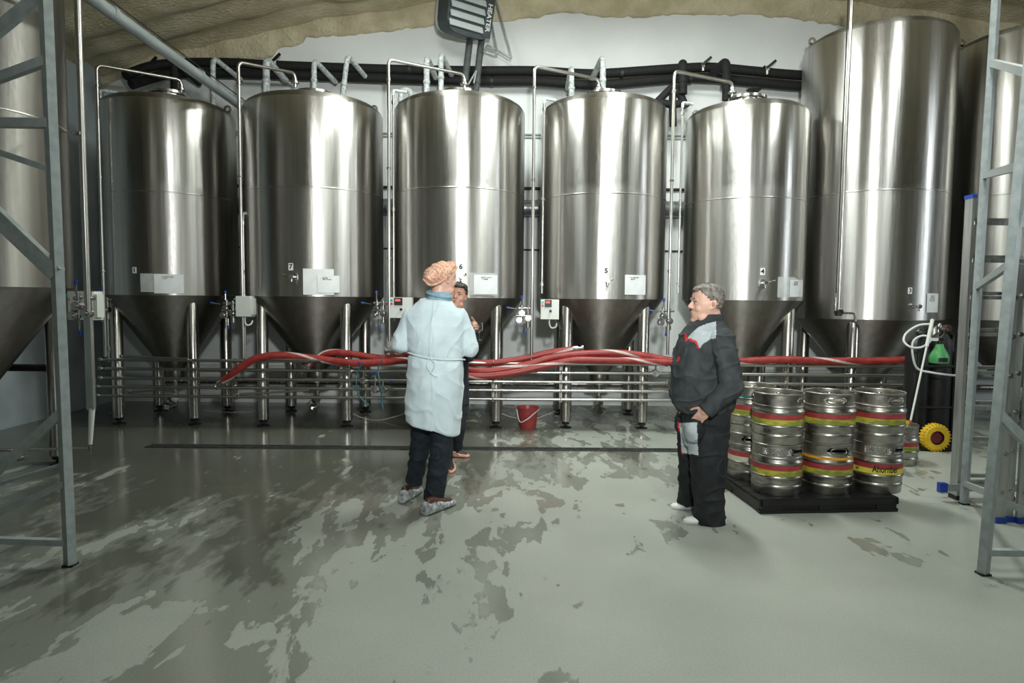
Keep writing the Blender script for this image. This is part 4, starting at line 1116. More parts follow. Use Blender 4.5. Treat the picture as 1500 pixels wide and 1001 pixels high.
part('toe_plate', MB().box((0, -.02, .02), (.46, .20, .012)), M_blackp, t)
part('cross_bar', MB().cyl((-.2, .035, .9), (.2, .035, .9), .014, n=10).cyl((-.2, .035, .45), (.2, .035, .45), .014, n=10), M_blackp, t)
for i, (dx, dy, h) in enumerate(((-.10, .22, 1.22), (.16, .24, 1.26), (.42, .25, 1.10))):
    t = thing('gas_cylinder', ('black gas cylinder nearest the sprayer', 'black gas cylinder with a copper-coloured shoulder', 'shorter black gas cylinder beside the ladder')[i], 'gas cylinder', (TX + dx, 7.05 + dy, 0), group='gas cylinders behind the kegs')
    part('bottle', MB().lathe([(.001, 0), (.115, 0), (.12, .02), (.12, h - .16), (.105, h - .08), (.06, h - .02), (.035, h), (.001, h)], n=32), M_blackp if i != 1 else M_dark, t)
    part('valve', MB().cyl((0, 0, h - .01), (0, 0, h + .08), .02, n=12).cyl((-.04, -.0, h + .05), (.05, -.02, h + .05), .016, n=10), M_fit, t)
    part('regulator', MB().cyl((.05, -.06, h + .05), (.05, .0, h + .05), .035, n=16).ell((.02, -.02, h + .03), (.05, .05, .04)), (M_dark, M_leather, M_fit)[i], t)
sp = W(1376, 516, 6.88)
t = thing('spray_bottle', 'green plastic sprayer bottle hung on the gas cylinders', 'sprayer', (sp.x, 6.88, W(1376, 532, 6.88).z))
part('bottle', MB().lathe([(.001, 0), (.085, 0), (.095, .015), (.095, .07), (.075, .11), (.042, .17), (.035, .20), (.001, .20)], n=28), M_spray, t)
part('label_patch', patch(.0955, -2.2, -1.2, .018, .062, 6, .001), M_ink, t)
part('spray_head', MB().cyl((0, 0, .19), (0, 0, .24), .024, n=14).box((-.02, 0, .25), (.10, .03, .03)), M_blackp, t)
part('hook', MB().tube(spline([(0, 0, .24), (.06, .03, .31), (.10, .10, .33), (.10, .16, .28)]), .010, 8), M_blackp, t)
la = W(1366, 468, 6.75); lb = W(1334, 616, 6.62)
t = thing('cleaning_lance', 'white leaning spray lance beside the green sprayer', 'lance', lb)
part('rod', MB().cyl(lb, la.lerp(lb, .25), .010, n=10), M_white, t, world=True); part('grip', MB().cyl(la, la.lerp(lb, .27), .018, n=12), M_white, t, world=True)
part('tip', MB().cyl(lb, lb + (lb - la).normalized() * .05, .014, n=10), M_redb, t, world=True)
part('trigger', MB().box(la.lerp(lb, .2) + V((.05, 0, .0)), (.10, .02, .03)), M_white, t, world=True)
mb = MB().tube(spline([W(x, y, 6.8 + d) for x, y, d in ((1362, 475, 0), (1345, 477, .05), (1328, 488, .08), (1324, 500, .05), (1335, 509, 0), (1352, 508, 0), (1364, 497, .05), (1352, 492, .1), (1338, 500, .12), (1337, 520, .1), (1344, 540, .1), (1365, 546, .05), (1395, 550, 0), (1412, 550, 0))]), .011, 8)
single('white_hose', mb, M_whose, 'thin white hose looped above the gas cylinders', 'hose')

# ------------------------------------------------------------------ people
def inpoly(x, y, P):
    c = False; n = len(P)
    for i in range(n):
        x0, y0 = P[i]; x1, y1 = P[i - 1]
        if (y0 > y) != (y1 > y) and x < (x1 - x0) * (y - y0) / (y1 - y0) + x0: c = not c
    return c
def proj(p):
    q = V(p) - V((0, 0, CAMH)); k = q.dot(_d)
    return 750 + F * q.dot(_r) / k, 500.5 - F * q.dot(_u) / k
def blob(name, mb, mats, parent, voxel=.006, smooth=4, disp=None, paint=None, post=None, label=None):
    "union of closed pieces grown into one continuous skin"
    mats = mats if isinstance(mats, (list, tuple)) else [mats]
    me = bpy.data.meshes.new('tmp'); me.from_pydata(mb.v, [], mb.f)
    bm = bmesh.new(); bm.from_mesh(me); bmesh.ops.recalc_face_normals(bm, faces=bm.faces); bm.to_mesh(me); bm.free()
    ob = bpy.data.objects.new('tmp', me); C.objects.link(ob)
    r = ob.modifiers.new('r', 'REMESH'); r.mode = 'VOXEL'; r.voxel_size = voxel; r.use_smooth_shade = True
    if smooth:
        s = ob.modifiers.new('s', 'SMOOTH'); s.factor = .5; s.iterations = smooth
    dg = bpy.context.evaluated_depsgraph_get()
    out = bpy.data.meshes.new_from_object(ob.evaluated_get(dg))
    bpy.data.objects.remove(ob); bpy.data.meshes.remove(me)
    if disp:
        ns = [v.normal.copy() for v in out.vertices]
        for v, n in zip(out.vertices, ns): v.co = v.co + n * disp(v.co, n)
    if post:
        for v in out.vertices: v.co = post(v.co)
    out.materials.clear()
    for m_ in mats: out.materials.append(m_)
    if paint:
        for f in out.polygons: f.material_index = paint(f.center, f.normal)
    L0 = wloc(parent)
    for v in out.vertices: v.co -= L0
    for f in out.polygons: f.use_smooth = True
    out.update(); out.name = name
    o = bpy.data.objects.new(name, out); C.objects.link(o); o.parent = parent
    if label: o['label'] = label
    return o
HS = [(0.0, .072, -.035, .030), (.008, .084, -.015, .040), (.025, .092, .010, .050), (.05, .0925, .045, .058), (.075, .090, .068, .065), (.10, .088, .086, .070), (.125, .086, .096, .0735), (.15, .0905, .101, .0755), (.175, .089, .1015, .0755),
      (.198, .080, .094, .070), (.216, .064, .078, .059), (.230, .040, .052, .040), (.238, .012, .02, .015)]
def frame(o, yaw, s, pitch=0.0, roll=0.0):
    "head space: x to the person's right, y forward, z up"
    f = V((math.cos(yaw), math.sin(yaw), 0)); r_ = V((f.y, -f.x, 0))
    R = Matrix((r_, f, V((0, 0, 1)))).transposed().to_4x4()
    return Matrix.Translation(o) @ R @ Matrix.Rotation(pitch, 4, 'X') @ Matrix.Rotation(roll, 4, 'Y') @ Matrix.Scale(s, 4)
def head(mb, M, stout=0.0):
    h = MB(); n = 32; o = 0
    for z, yf, yb, hw in HS:
        for k in range(n):
            a = 2 * PI * k / n; c, s = math.cos(a), math.sin(a)
            y = c * (yf if c > 0 else yb)
            w_ = hw * math.copysign(abs(s) ** .85, s)
            if z < .13: w_ *= 1 + stout * .16
            h.v.append((w_, y, z))
    for i in range(len(HS) - 1):
        for k in range(n):
            k2 = (k + 1) % n; h.f.append((i * n + k, i * n + k2, (i + 1) * n + k2, (i + 1) * n + k)); h.m.append(0)
    h.f.append(tuple(range(n - 1, -1, -1))); h.m.append(0); h.f.append(tuple((len(HS) - 1) * n + k for k in range(n))); h.m.append(0)
    h.cap((0, .084, .138), (0, .106, .104), .008, .0125, 10); h.ell((.011, .094, .098), (.009, .012, .008)); h.ell((-.011, .094, .098), (.009, .012, .008)); h.ell((0, .107, .100), (.012, .011, .010))
    h.ell((.026, .079, .147), (.026, .014, .008)); h.ell((-.026, .079, .147), (.026, .014, .008))
    h.ell((0, .080, .018), (.026, .018, .016)); h.ell((0, .086, .062), (.026, .012, .016))
    for sx in (-1, 1):
        h.ell((sx * .038, .056, .092), (.026, .028, .030)); h.ell((sx * .046, .025, .038), (.018 + .008 * stout, .045, .034))
        R = Matrix.Rotation(sx * .35, 3, 'Z')
        h.ell((sx * .079, -.012, .120), (.007, .019, .031), R); h.ell((sx * .083, -.020, .128), (.006, .016, .024), R); h.ell((sx * .078, .0, .096), (.007, .010, .012), R)
    h.cap((0, -.018, .07), (0, -.035, -.07), .054 + .014 * stout, .058 + .018 * stout, 18)
    if stout: h.ell((0, .022, .004), (.056, .062, .046)); h.cap((0, .02, -.005), (0, -.01, -.06), .056, .064)
    h.xf(M); mb.add(h.v, h.f)
def face(body, M, brow, lips=True, par=None):
    for sx in (-1, 1):
        e = part('eye', MB().ell((sx * .031, .0775, .1275), (.0125, .0085, .0062)).xf(M), M_eye, body, world=True)
        part('iris', MB().ell((sx * .031, .0848, .1278), (.0055, .0025, .0055)).xf(M), M_iris, e, world=True)
        part('eyelid', MB().tube([(sx * .018, .081, .1315), (sx * .031, .0835, .1345), (sx * .044, .077, .1315)], .0026, 6).xf(M), M_iris, body, world=True)
        part('eyebrow', MB().tube([(sx * .013, .0885, .1505), (sx * .03, .0885, .155), (sx * .048, .076, .151)], [.003, .0048, .0025], 6).xf(M), brow, body, world=True)
        part('ear_hollow', MB().ell((sx * .0872, -.012, .121), (.0025, .009, .016), Matrix.Rotation(sx * .35, 3, 'Z')).xf(M), M_lip, body, world=True)
    part('lips', MB().tube([(-.022, .086, .066), (-.010, .0955, .068), (0, .0975, .067), (.010, .0955, .068), (.022, .086, .066)], [.0015, .0035, .004, .0035, .0015], 8).tube([(-.018, .087, .062), (0, .0955, .060), (.018, .087, .062)], [.0015, .0042, .0015], 8).xf(M), M_lip, body, world=True)
def hand(mb, wrist, fd, nb, th, curl=.5, s=1.0, spread=.12):
    "palm, four unequal fingers and a thumb leaving the side of the palm; fd finger way, nb back-of-hand way, th thumb side"
    fd = V(fd).normalized(); nb = V(nb); nb = (nb - fd * nb.dot(fd)).normalized(); sd = fd.cross(nb); sd = sd if sd.dot(V(th)) > 0 else -sd
    R = Matrix((sd, fd, nb)).transposed()
    w_ = V(wrist)
    mb.ell(w_ + fd * .048 * s, (.042 * s, .055 * s, .017 * s), R); mb.cap(w_ - fd * .02, w_ + fd * .03 * s, .026 * s, .028 * s)
    for i, L_ in enumerate((.072, .080, .074, .058)):
        x = (.030 - .0195 * i) * s
        b = w_ + fd * (.088 - .004 * abs(i - 1.2)) * s + sd * x
        d = (fd + sd * spread * (1.2 - i) * .5).normalized(); nn = nb
        for j, fr in enumerate((.45, .31, .24)):
            a = curl * (.6 if j == 0 else 1.0)
            d2 = d * math.cos(a) - nn * math.sin(a); nn = nn * math.cos(a) + d * math.sin(a); d = d2
            e = b + d * L_ * fr * s; mb.cap(b, e, (.0092 - .0009 * j) * s, (.0085 - .0009 * j) * s, 10); b = e
    b = w_ + fd * .022 * s + sd * .030 * s; d = (fd * .75 + sd * .65 - nb * .25).normalized()
    for fr, r_ in ((.040, .0115), (.030, .010), (.024, .009)):
        e = b + d * fr * s; mb.cap(b, e, r_ * s, r_ * .92 * s, 10); b = e; d = (d + fd * .25 - nb * .35 * curl).normalized()
def shoe(mb, heel, toe, w_=.048, h=.075, up=0.0):
    heel, toe = V(heel), V(toe); d = (toe - heel); L_ = d.length; d.normalize(); sd = V((d.y, -d.x, 0))
    n = 20; prof = [(0, .55, .85), (.06, .78, 1.0), (.22, .80, 1.0), (.42, .82, .82), (.62, 1.0, .62), (.80, .98, .50), (.92, .74, .42), (1.0, .36, .28)]
    secs = []
    o = len(mb.v)
    for t_, ww, hh in prof:
        c = heel + d * L_ * t_
        for k in range(n):
            a = 2 * PI * k / n; ca, sa = math.cos(a), math.sin(a)
            z = h * hh * .5 + h * hh * .5 * math.copysign(abs(sa) ** .7, sa)
            q = c + sd * (w_ * ww * math.copysign(abs(ca) ** .7, ca) * (1 - .25 * max(sa, 0))); mb.v.append((q.x, q.y, z + up))
    for i in range(len(prof) - 1):
        for k in range(n):
            k2 = (k + 1) % n; mb.f.append((o + i * n + k, o + i * n + k2, o + (i + 1) * n + k2, o + (i + 1) * n + k)); mb.m.append(0)
    mb.f.append(tuple(o + k for k in range(n - 1, -1, -1))); mb.m.append(0); mb.f.append(tuple(o + (len(prof) - 1) * n + k for k in range(n))); mb.m.append(0)
    return mb
def ridge(q):
    a = abs(noise.noise(q)) / .34
    return (1 - a) ** 2 if a < 1 else 0.0
def folds(amp, sx, sz, seed=0.0, a2=0.0, rd=0.0, tilt=0.0):
    def f(p, n): return rd * ridge(V((p.x * 7 + seed + tilt * p.z * 6, p.y * 6, p.z * 9 - tilt * p.x * 6))) + amp * noise.noise(V((p.x * sx + seed, p.y * sx, p.z * sz))) + a2 * noise.noise(V((p.x * 22 + seed, p.y * 22, p.z * 16)))
    return f

# --- the man in grey workwear, in profile, hand in pocket
Y3_ = 4.78
def p3(px, py, dy=0.0):
    q = W(px, py, Y3_); return V((q.x, Y3_ + dy, q.z))
t = thing('person', 'man in dark grey workwear in profile with his hand in his pocket', 'person', (p3(1030, 770).x, Y3_, 0))
hz = p3(1034, 474)
M3 = frame(hz, PI + .06, 1.17)
sh = .19
mb = MB(); head(mb, M3, 1.0)
mb.loft([(p3(1036, 600), .13, .15), (p3(1032, 560), .17, .16), (p3(1034, 515), .16, .17), (p3(1036, 490), .12, .17), (p3(1038, 478), .08, .10), (p3(1038, 466), .065, .07)], 20)
for s_ in (-1, 1):
    a, b, c = p3(1044, 494, s_ * sh), p3(1053, 558, s_ * .27), p3(1022, 590, s_ * .245)
    mb.cap(a, b, .05, .042); mb.cap(b, c, .040, .029)
    hand(mb, c + V((.0, 0, -.005)), V((-.50, -.42 * s_, -.80)), V((-.55, s_ * .80, .0)), V((.1, -s_ * 1.0, .1)), .15, 1.05, .03)
    mb.cap(p3(1036, 600, s_ * .09), p3(1030, 690, s_ * .12), .075, .055); mb.cap(p3(1030, 690, s_ * .12), p3(1032, 752, s_ * .155), .055, .04)
b3 = blob('body', mb, M_skin, t, .005, 4)
face(b3, M3, M_hair)
# short grey hair: a cap over crown, sides and nape
hb = MB(); head(hb, M3 @ Matrix.Scale(1.0, 4), 0)
def hairmesh(M, test, off, seed, front=.062, name='hair', mat_=M_hair, par=None):
    h = MB(); n = 80; zs = [.085 + .0075 * q_ for q_ in range(20)] + [.233, .238, .242, .2445]
    def lev(z):
        z = min(z, .2379)
        for i in range(len(HS) - 1):
            if HS[i][0] <= z <= HS[i + 1][0]:
                t_ = (z - HS[i][0]) / (HS[i + 1][0] - HS[i][0]); return [HS[i][j] + (HS[i + 1][j] - HS[i][j]) * t_ for j in (1, 2, 3)]
    def pt(k, z, d):
        a = 2 * PI * k / n; c, s = math.cos(a), math.sin(a); yf, yb, hw = lev(z)
        r = 1 + d / max(.03, math.hypot(c * (yf if c > 0 else yb), s * hw))
        return V((hw * math.copysign(abs(s) ** .85, s) * r, c * (yf if c > 0 else yb) * r, z + (d * .9 if z > .2 else 0)))
    idx = {}
    for i, z in enumerate(zs):
        for k in range(n):
            a = 2 * PI * k / n; front_ = math.cos(a)
            idx[(i, k)] = test(front_ + .05 * noise.noise(V((k * .7, i * .7, seed))), math.sin(a), z + .008 * noise.noise(V((k * .5, i * .5, seed + 5))))
    vo = {}
    for lay, d in ((0, -.006), (1, off)):
        for i, z in enumerate(zs):
            for k in range(n):
                q = pt(k, z, d + (0 if lay == 0 else .003 * noise.noise(V((k * .5 + seed, i * .7, 0))) + .002 * noise.noise(V((k * 1.3, i * 1.5 + seed, 2)))))
                vo[(lay, i, k)] = len(h.v); h.v.append(tuple(q))
    for i in range(len(zs) - 1):
        for k in range(n):
            k2 = (k + 1) % n
            if all(idx[q] for q in ((i, k), (i, k2), (i + 1, k), (i + 1, k2))):
                for lay in (0, 1):
                    q = (vo[(lay, i, k)], vo[(lay, i, k2)], vo[(lay, i + 1, k2)], vo[(lay, i + 1, k)])
                    h.f.append(q); h.m.append(0)
    top = len(zs) - 1
    h.f.append(tuple(vo[(1, top, k)] for k in range(n))); h.m.append(0); h.f.append(tuple(vo[(0, top, k)] for k in range(n))); h.m.append(0)
    # close the rim between the two layers
    from collections import Counter
    cnt = Counter()
    for f in h.f:
        for j in range(len(f)): cnt[tuple(sorted((f[j], f[j - 1])))] += 1
    N1 = len(zs) * n
    for (a, b), c in list(cnt.items()):
        if c == 1 and a < N1 and b < N1: h.f.append((a, b, b + N1, a + N1)); h.m.append(0)
    h.xf(M); return part(name, h, mat_, par, world=True, sharp=180)
def hair_short(c, s, z):
    if c > .10: return z > .150 + .046 * min(1, (c - .10) / .6)
    if c > -.25: return z > .142
    return z > .088
hairmesh(M3, hair_short, .010, 3.0, par=t)
# jacket
mb = MB()
def sec(px0, px1, py, ry, f=p3, dy=0.0):
    a, b = f(px0, py, dy), f(px1, py, dy); return ((a + b) / 2, (b.x - a.x) / 2, ry)
mb.loft([sec(994, 1066, 603, .175), sec(986, 1072, 592, .195), sec(983, 1075, 575, .21), sec(984, 1077, 545, .215), sec(988, 1077, 518, .22), sec(993, 1074, 500, .215), sec(1001, 1069, 486, .195), sec(1008, 1063, 477, .14), sec(1014, 1060, 470, .095)], 32, 2.2)
for s_ in (-1, 1):
    a, b, c = p3(1045, 496, s_ * sh), p3(1056, 560, s_ * .27), p3(1026, 588, s_ * .248)
    mb.cap(a, b, .088, .072); mb.cap(b, c, .074, .058)
YOKE = [(1013, 488), (1024, 479), (1036, 474), (1049, 471), (1049, 496), (1041, 497), (1030, 504), (1024, 512), (1020, 502), (1010, 497), (1004, 499)]
RED = [[(1010, 495), (1021, 500), (1025, 511), (1023, 512), (1019, 503), (1009, 498)], [(1003, 489), (1007, 490), (1006, 498), (1003, 497)], [(993, 523), (997, 523), (994, 530), (991, 529)], [(1004, 499), (1008, 495), (1009, 497), (1005, 501)]]
def paint3(c, n):
    q = proj(c)
    if n.y < .35:
        for r_ in RED:
            if inpoly(q[0], q[1], r_): return 2
    if n.y < .5 and inpoly(q[0], q[1], YOKE): return 1
    return 0
blob('jacket', mb, [M_ovr, M_lgrey, M_pip], t, .006, 5, folds(.010, 9, 7, 1.0, .003, .012, .7), paint3)
mb = MB().tube(spline([p3(1011, 474, 0), p3(1024, 476, -.10), p3(1044, 470, -.105), p3(1060, 463, 0), p3(1044, 470, .105), p3(1024, 476, .10), p3(1011, 474, 0)], 6), .020, 10, False)
mb2 = MB(); mb2.loft([sec(1012, 1061, 475, .105), sec(1017, 1060, 466, .098), sec(1024, 1059, 460, .09)], 28)
blob('collar', mb2, M_ovr, t, .006, 3, folds(.004, 12, 12))
cf = MB()
d_ = (p3(1026, 588, -.248) - p3(1056, 560, -.27)).normalized(); e_ = p3(1026, 588, -.248)
cf.cyl(e_ - d_ * .02, e_ + d_ * .05, .066, .062, n=24); blob('cuff', cf, M_ovr, t, .006, 3, folds(.004, 14, 14))
# trousers
mb = MB()
mb.loft([sec(1001, 1064, 650, .17), sec(1000, 1067, 628, .18), sec(1000, 1068, 608, .185), sec(1001, 1066, 592, .175), sec(1004, 1062, 582, .16)], 28, 2.2)
for s_, x0, x1 in ((-1, 0, 0), (1, -6, -6)):
    dy = s_ * .09
    L_ = []
    for xl, xr, y, r_, k in ((1005 + x0, 1054 + x1, 769 if s_ < 0 else 747, .095, .16), (1007 + x0, 1053 + x1, 757 if s_ < 0 else 738, .092, .157), (1009 + x0, 1051 + x1, 730, .088, .145), (1007 + x0, 1053 + x1, 695, .092, .125), (1004 + x0, 1058 + x1, 660, .098, .10), (1003 + x0, 1062 + x1, 630, .10, .085)):
        a, b = p3(xl, y, s_ * k), p3(xr, y, s_ * k); L_.append(((a + b) / 2, (b.x - a.x) / 2, r_))
    mb.loft(L_, 24, 2.2)
mb.ell(p3(1008, 624, -.175), (.068, .075, .085)); mb.ell(p3(1008, 624, .175), (.06, .06, .08))
POCK = [(995, 620), (1021, 619), (1023, 667), (999, 664)]
PRED = [[(992, 618), (996, 620), (998, 634), (994, 632)], [(997, 655), (1000, 656), (1001, 666), (998, 665)]]
def paintp(c, n):
    q = proj(c)
    if n.y < .5 and inpoly(q[0], q[1], POCK): return 1
    if n.y < .5 and any(inpoly(q[0], q[1], r_) for r_ in PRED): return 2
    return 0
blob('trousers', mb, [M_ovrk, M_lgrey, M_pip], t, .006, 5, folds(.008, 8, 10, 4.0, .003, .011, .5), paintp)
for s_, hx, tx, y in ((-1, 1052, 992, -.165), (1, 1046, 990, .165)):
    q = MB(); a = V((p3(hx, 770).x, Y3_ + y, 0)); b = V((p3(tx, 770).x, Y3_ + y - .0, 0)); shoe(q, a, b, .050, .085)
    sh_ = part('shoe', q, M_shoe, t, world=True, sharp=60)
    q = MB(); shoe(q, a + V((.004, 0, 0)), b - V((.004, 0, 0)), .053, .016); part('sole', q, M_lgrey, sh_, world=True, sharp=60)

# --- the man in the hair net and white gown, from behind
Y1_ = 4.9
def p1(px, py, dy=0.0):
    q = W(px, py, Y1_); return V((q.x, Y1_ + dy, q.z))
t = thing('person', 'man seen from behind in a white disposable gown and orange hair net', 'person', (p1(632, 750).x, Y1_, 0))
M1 = frame(p1(647, 433, .03), math.radians(38), 1.02, -.05)
mb = MB(); head(mb, M1, .2)
mb.loft([(p1(637, 600), .15, .10), (p1(637, 550), .14, .10), (p1(638, 500), .15, .10), (p1(636, 462), .15, .09), (p1(640, 448), .10, .08), (p1(643, 438), .07, .07)], 20)
ARM1 = (((603, 462, 0), (587, 506, .0), (606, 508, .26), .062), ((672, 465, 0), (687, 513, .03), (678, 492, .28), .066))
for (a, b, c, r_), s_ in zip(ARM1, (-1, 1)):
    a, b, c = p1(*a), p1(*b), p1(*c); mb.cap(a, b, .046, .04); mb.cap(b, c, .038, .028)
    d = (c - b).normalized(); hand(mb, c + d * .02, d, V((.2 * s_, 0, 1)), V((-s_, 0, .3)), .6, 1.0)
LEG1 = (((622, 592, .04), (612, 662, .10), (602, 716, .16)), ((652, 592, -.01), (645, 670, -.02), (634, 733, .0)))
for a, b, c in LEG1:
    mb.cap(p1(*a), p1(*b), .085, .055); mb.cap(p1(*b), p1(*c), .055, .038)
b1 = blob('body', mb, M_skin, t, .005, 4)
face(b1, M1, M_hair2)
# hair net
mb = MB(); nc = p1(644, 400, .03)
Rn = Matrix.Rotation(math.radians(-18), 3, 'Y')
mb.ell(nc, (.108, .112, .085), Rn); mb.ell(p1(634, 405, .0), (.075, .09, .07), Rn); mb.ell(p1(657, 391, .06), (.055, .075, .045), Rn)
def netd(p, n):
    return .006 * math.sin((p.x * 1.2 + p.z * 1.6) * 95 + 6 * noise.noise(p * 9)) * .35 + .005 * noise.noise(p * 22)
nb = blob('hair_net', mb, M_net, t, .005, 3, netd, label='orange mesh hair net')
mb = MB().tube(spline([p1(621, 409, -.03), p1(632, 418, -.075), p1(648, 413, -.06), p1(660, 402, .0), p1(668, 391, .07), p1(662, 393, .14), p1(640, 402, .13), p1(624, 408, .06), p1(621, 409, -.03)], 6), .009, 8, False)
part('elastic_band', mb, M_net, nb, world=True)
# gown
mb = MB()
def g(px0, px1, py, ry, dy=0.0): return sec(px0, px1, py, ry, p1, dy)
mb.loft([g(593, 674, 624, .17), g(593, 676, 612, .172), g(595, 677, 590, .17), g(597, 678, 560, .165), g(599, 679, 535, .155), g(600, 679, 518, .148), g(598, 681, 498, .155), g(594, 683, 478, .15), g(595, 680, 463, .135), g(599, 674, 454, .12), g(607, 667, 447, .105), g(616, 660, 440, .09)], 36, 2.25)
for a, b, c, r_ in ARM1:
    a, b, c = p1(*a), p1(*b), p1(*c); mb.cap(a, b, r_ + .006, r_ + .002); mb.cap(b, c, r_, .05)
zl = p1(600, 612).z; xc1 = p1(634, 600).x
def hem(p):
    p = V(p); k = max(0.0, min(1.0, (p1(600, 585).z - p.z) / .15))
    p.z -= k * .26 * (p.x - xc1 + .03); p.x += k * .010 * math.sin(p.x * 38); return p
def gownf(p, n):
    k = 1.0 if p.z < 1.12 else .8
    f1 = noise.noise(V((p.x * 12, p.y * 7, p.z * 2.6))); f2 = noise.noise(V((p.x * 5 + p.z * 6, p.y * 5, p.z * 6 - p.x * 5)))
    cr = -.010 * math.exp(-((p.z - zb1 - (p.x - xc1) * -.12) / .018) ** 2)
    seam = .005 * math.exp(-((p.x - xs1 - .012 * math.sin(p.z * 9)) / .006) ** 2) if n.y < -.3 else 0
    return k * (.010 * f1 + .007 * f2) +   .008 * ridge(V((p.x * 5 + p.z * 4, p.y * 4, p.z * 5 - p.x * 5))) +   .006 * ridge(V((p.x * 6 - p.z * 3 + 9, p.y * 4, p.z * 3.5 + p.x * 4))) + .0012 * noise.noise(p * 26) + cr + seam
zb1 = p1(637, 522).z; xs1 = p1(636, 500).x
blob('gown', mb, M_gown, t, .007, 5, gownf, None, hem)
q = []
for k in range(41):
    a = 2 * PI * k / 40; q.append(p1(639.5, 522) + V((.212 * math.copysign(abs(math.cos(a)) ** .85, math.cos(a)), .158 * math.copysign(abs(math.sin(a)) ** .9, math.sin(a)), -.025 * math.cos(a) - .006 * math.sin(3 * a))))
bl = part('waist_tie', MB().tube(q, .0065, 8, False).tube(spline([p1(633, 521, -.165), p1(630, 533, -.18), p1(638, 545, -.18), p1(645, 548, -.18)]), .004, 6).tube(spline([p1(633, 521, -.165), p1(641, 530, -.18), p1(637, 540, -.18)]), .004, 6), M_gown, t, world=True)
# neckline band, shirt collar
q = [p1(640, 438.5, .01) + V((.125 * math.cos(2 * PI * k / 32), .095 * math.sin(2 * PI * k / 32), -.028 + .022 * math.sin(2 * PI * k / 32) - .02 * math.cos(2 * PI * k / 32))) for k in range(33)]
part('neck_band', MB().tube(q, .008, 8, False), M_gown, t, world=True)
mb = MB(); mb.loft([(p1(640, 449, .0), .112, .098), (p1(641, 442, .005), .104, .092), (p1(643, 434, .01), .090, .083), (p1(644, 428, .015), .078, .075)], 28)
blob('shirt_collar', mb, M_shirt, t, .006, 2, folds(.005, 14, 14))
mb = MB().tube([p1(643, 431.5, .01) + V((.090 * math.cos(2 * PI * k / 28), .087 * math.sin(2 * PI * k / 28), .012 * math.sin(2 * PI * k / 28) - .018 * math.cos(2 * PI * k / 28))) for k in range(29)], .012, 10, False)
part('collar_fold', mb, M_shirt, t, world=True)
# jeans
mb = MB(); mb.loft([(p1(637, 605), .16, .12), (p1(637, 570), .16, .125), (p1(638, 535), .15, .12)], 24)
for (a, b, c), rr, hy in zip(LEG1, ((.098, .072, .066), (.098, .078, .072)), (714, 738)):
    mb.cap(p1(*a), p1(*b), rr[0], rr[1]); mb.tube([p1(*b), p1(*b).lerp(p1(*c), .5), p1(*c)], [rr[1], rr[1] * .93, rr[2]], 20)
blob('jeans', mb, M_denim, t, .006, 4, folds(.006, 9, 15, 2.0, .003, .009, .4))
# shoes with clear crinkled covers
for (hx, hy), (tx, ty), cz in (((590, 738), (614, 719), 0), ((622, 756), (664, 738), 0)):
    a, b = G(hx, hy), G(tx, ty)
    d = (b - a).normalized()
    q = shoe(MB(), a + d * .015, b - d * .015, .044, .118, .008); s1 = part('shoe', q, M_leather, t, world=True, sharp=60)
    q = shoe(MB(), a - d * .01, b + d * .015, .058, .104); blob('shoe_cover', q, M_cover, s1, .006, 1, lambda p, n: .004 * noise.noise(p * 30) + .002 * noise.noise(p * 70), label='clear crinkled plastic shoe cover')

# --- the man facing him, mostly hidden, with a glass
Y2_ = 6.2
def p2(px, py, dy=0.0):
    q = W(px, py, Y2_); return V((q.x, Y2_ + dy, q.z))
t = thing('person', 'dark-haired man in dark clothes half hidden behind the gown', 'person', (p2(664, 680).x, Y2_, 0))
M2 = frame(p2(669, 452, -.02), math.radians(-98), .99, .04, -.10)
mb = MB(); head(mb, M2, .3)
mb.loft([(p2(662, 580), .14, .10), (p2(662, 540), .14, .10), (p2(663, 495), .155, .10), (p2(664, 470), .15, .09), (p2(666, 461), .08, .07), (p2(667, 452), .06, .06)], 20)
ea, eb, ec = p2(684, 478, 0), p2(687, 521, -.06), V((W(695, 483, 5.9).x, 5.9, W(695, 483, 5.9).z))
mb.cap(ea, eb, .048, .042); mb.cap(eb, ec, .040, .029)
hd = ec + V((.004, -.03, .012))
hand(mb, hd, V((.25, -.85, .25)), V((.9, .25, .1)), V((-.2, 0, 1)), .85, 1.02, .04)
fa, fb, fc = p2(640, 478, 0), p2(636, 524, -.05), p2(646, 520, -.30)
mb.cap(fa, fb, .048, .042); mb.cap(fb, fc, .040, .029); hand(mb, fc, V((.5, -.8, 0)), V((0, 0, 1)), V((1, 0, 0)), .5)
mb.cap(p2(671, 585, 0), p2(671, 625, -.02), .08, .055); mb.cap(p2(671, 625, -.02), p2(668, 655, .12), .055, .04); mb.cap(p2(655, 585, 0), p2(654, 630, -.06), .08, .055); mb.cap(p2(654, 630, -.06), p2(654, 668, -.06), .055, .04)
b2 = blob('body', mb, M_skin2, t, .005, 4)
face(b2, M2, M_hair2)
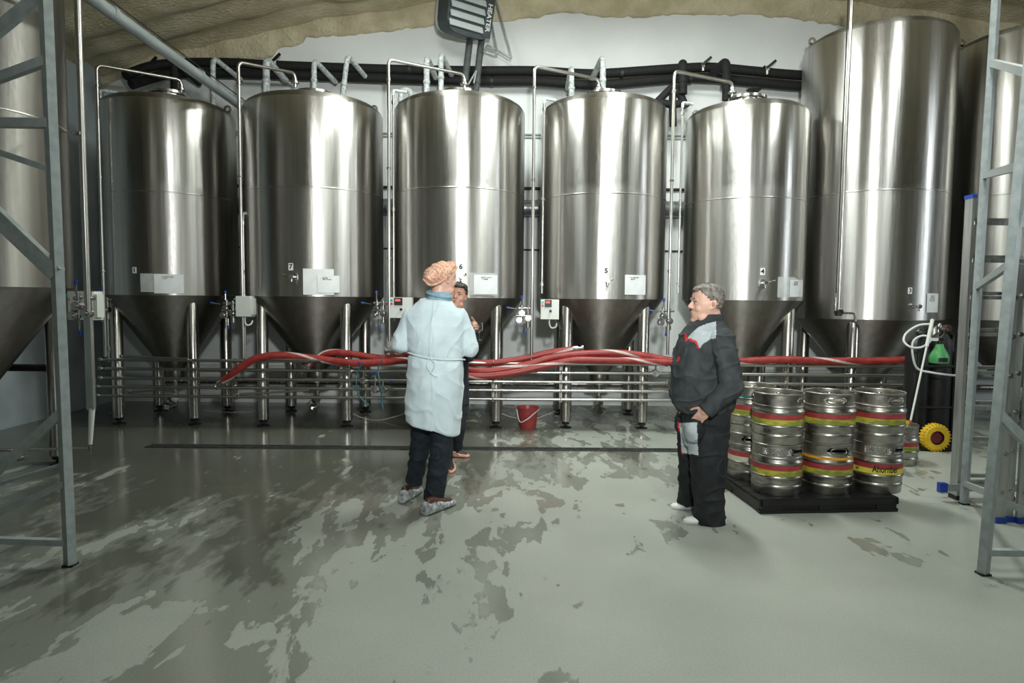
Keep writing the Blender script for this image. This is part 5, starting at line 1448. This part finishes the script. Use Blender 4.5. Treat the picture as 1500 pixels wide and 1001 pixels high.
hairmesh(M2, lambda c, s, z: z > (.192 if c > .55 else .175 if c > .2 else .14 if c > -.2 else .09), .014, 9.0, mat_=M_hair2, par=t)
mb = MB(); mb.loft([(p2(662, 592), .165, .13), (p2(662, 560), .165, .13), (p2(662, 520), .165, .13), (p2(663, 490), .175, .13), (p2(664, 474), .165, .115), (p2(665, 464), .11, .09), (p2(666, 457), .07, .07)], 28)
mb.cap(ea, eb, .066, .06); mb.cap(eb, ec.lerp(eb, .12), .06, .046); mb.cap(fa, fb, .066, .06); mb.cap(fb, fc, .06, .046)
blob('jacket', mb, M_navy, t, .007, 4, folds(.012, 9, 9, 6.0))
mb = MB(); mb.loft([(p2(663, 605), .155, .12), (p2(663, 580), .155, .125), (p2(663, 565), .15, .12)], 24)
mb.cap(p2(671, 590, 0), p2(671, 625, -.02), .095, .075); mb.cap(p2(671, 625, -.02), p2(668, 657, .12), .075, .06); mb.cap(p2(655, 590, 0), p2(654, 630, -.06), .095, .075); mb.cap(p2(654, 630, -.06), p2(655, 673, -.06), .075, .06)
blob('trousers', mb, M_navy, t, .007, 4, folds(.010, 9, 13, 3.0))
for a, b, lab in ((G(656, 669), G(688, 670), 0), (G(657, 678), G(660, 694), 0)):
    d = (b - a).normalized()
    q = shoe(MB(), a + d * .015, b - d * .015, .042, .09, .006); s1 = part('shoe', q, M_dark, t, world=True, sharp=60)
    q = shoe(MB(), a, b, .056, .074); blob('shoe_cover', q, M_ocov, s1, .006, 1, lambda p, n: .008 * noise.noise(p * 34), label='orange shoe cover')
gz = hd + V((.045, -.085, -.10))
t = thing('wine_glass', 'small stemmed tasting glass held right of the gown sleeve', 'glass', gz, group=None)
part('foot', MB().lathe([(.001, 0), (.033, 0), (.033, .002), (.006, .006), (.001, .006)], n=28), M_glass, t)
part('stem', MB().lathe([(.005, .005), (.0035, .03), (.0035, .06), (.006, .07)], n=16), M_glass, t)
part('bowl', MB().lathe([(.001, .068), (.012, .07), (.028, .085), (.034, .105), (.033, .13), (.027, .155), (.0255, .155), (.0315, .13), (.0325, .105), (.0265, .087), (.001, .072)], n=28), M_glass, t)
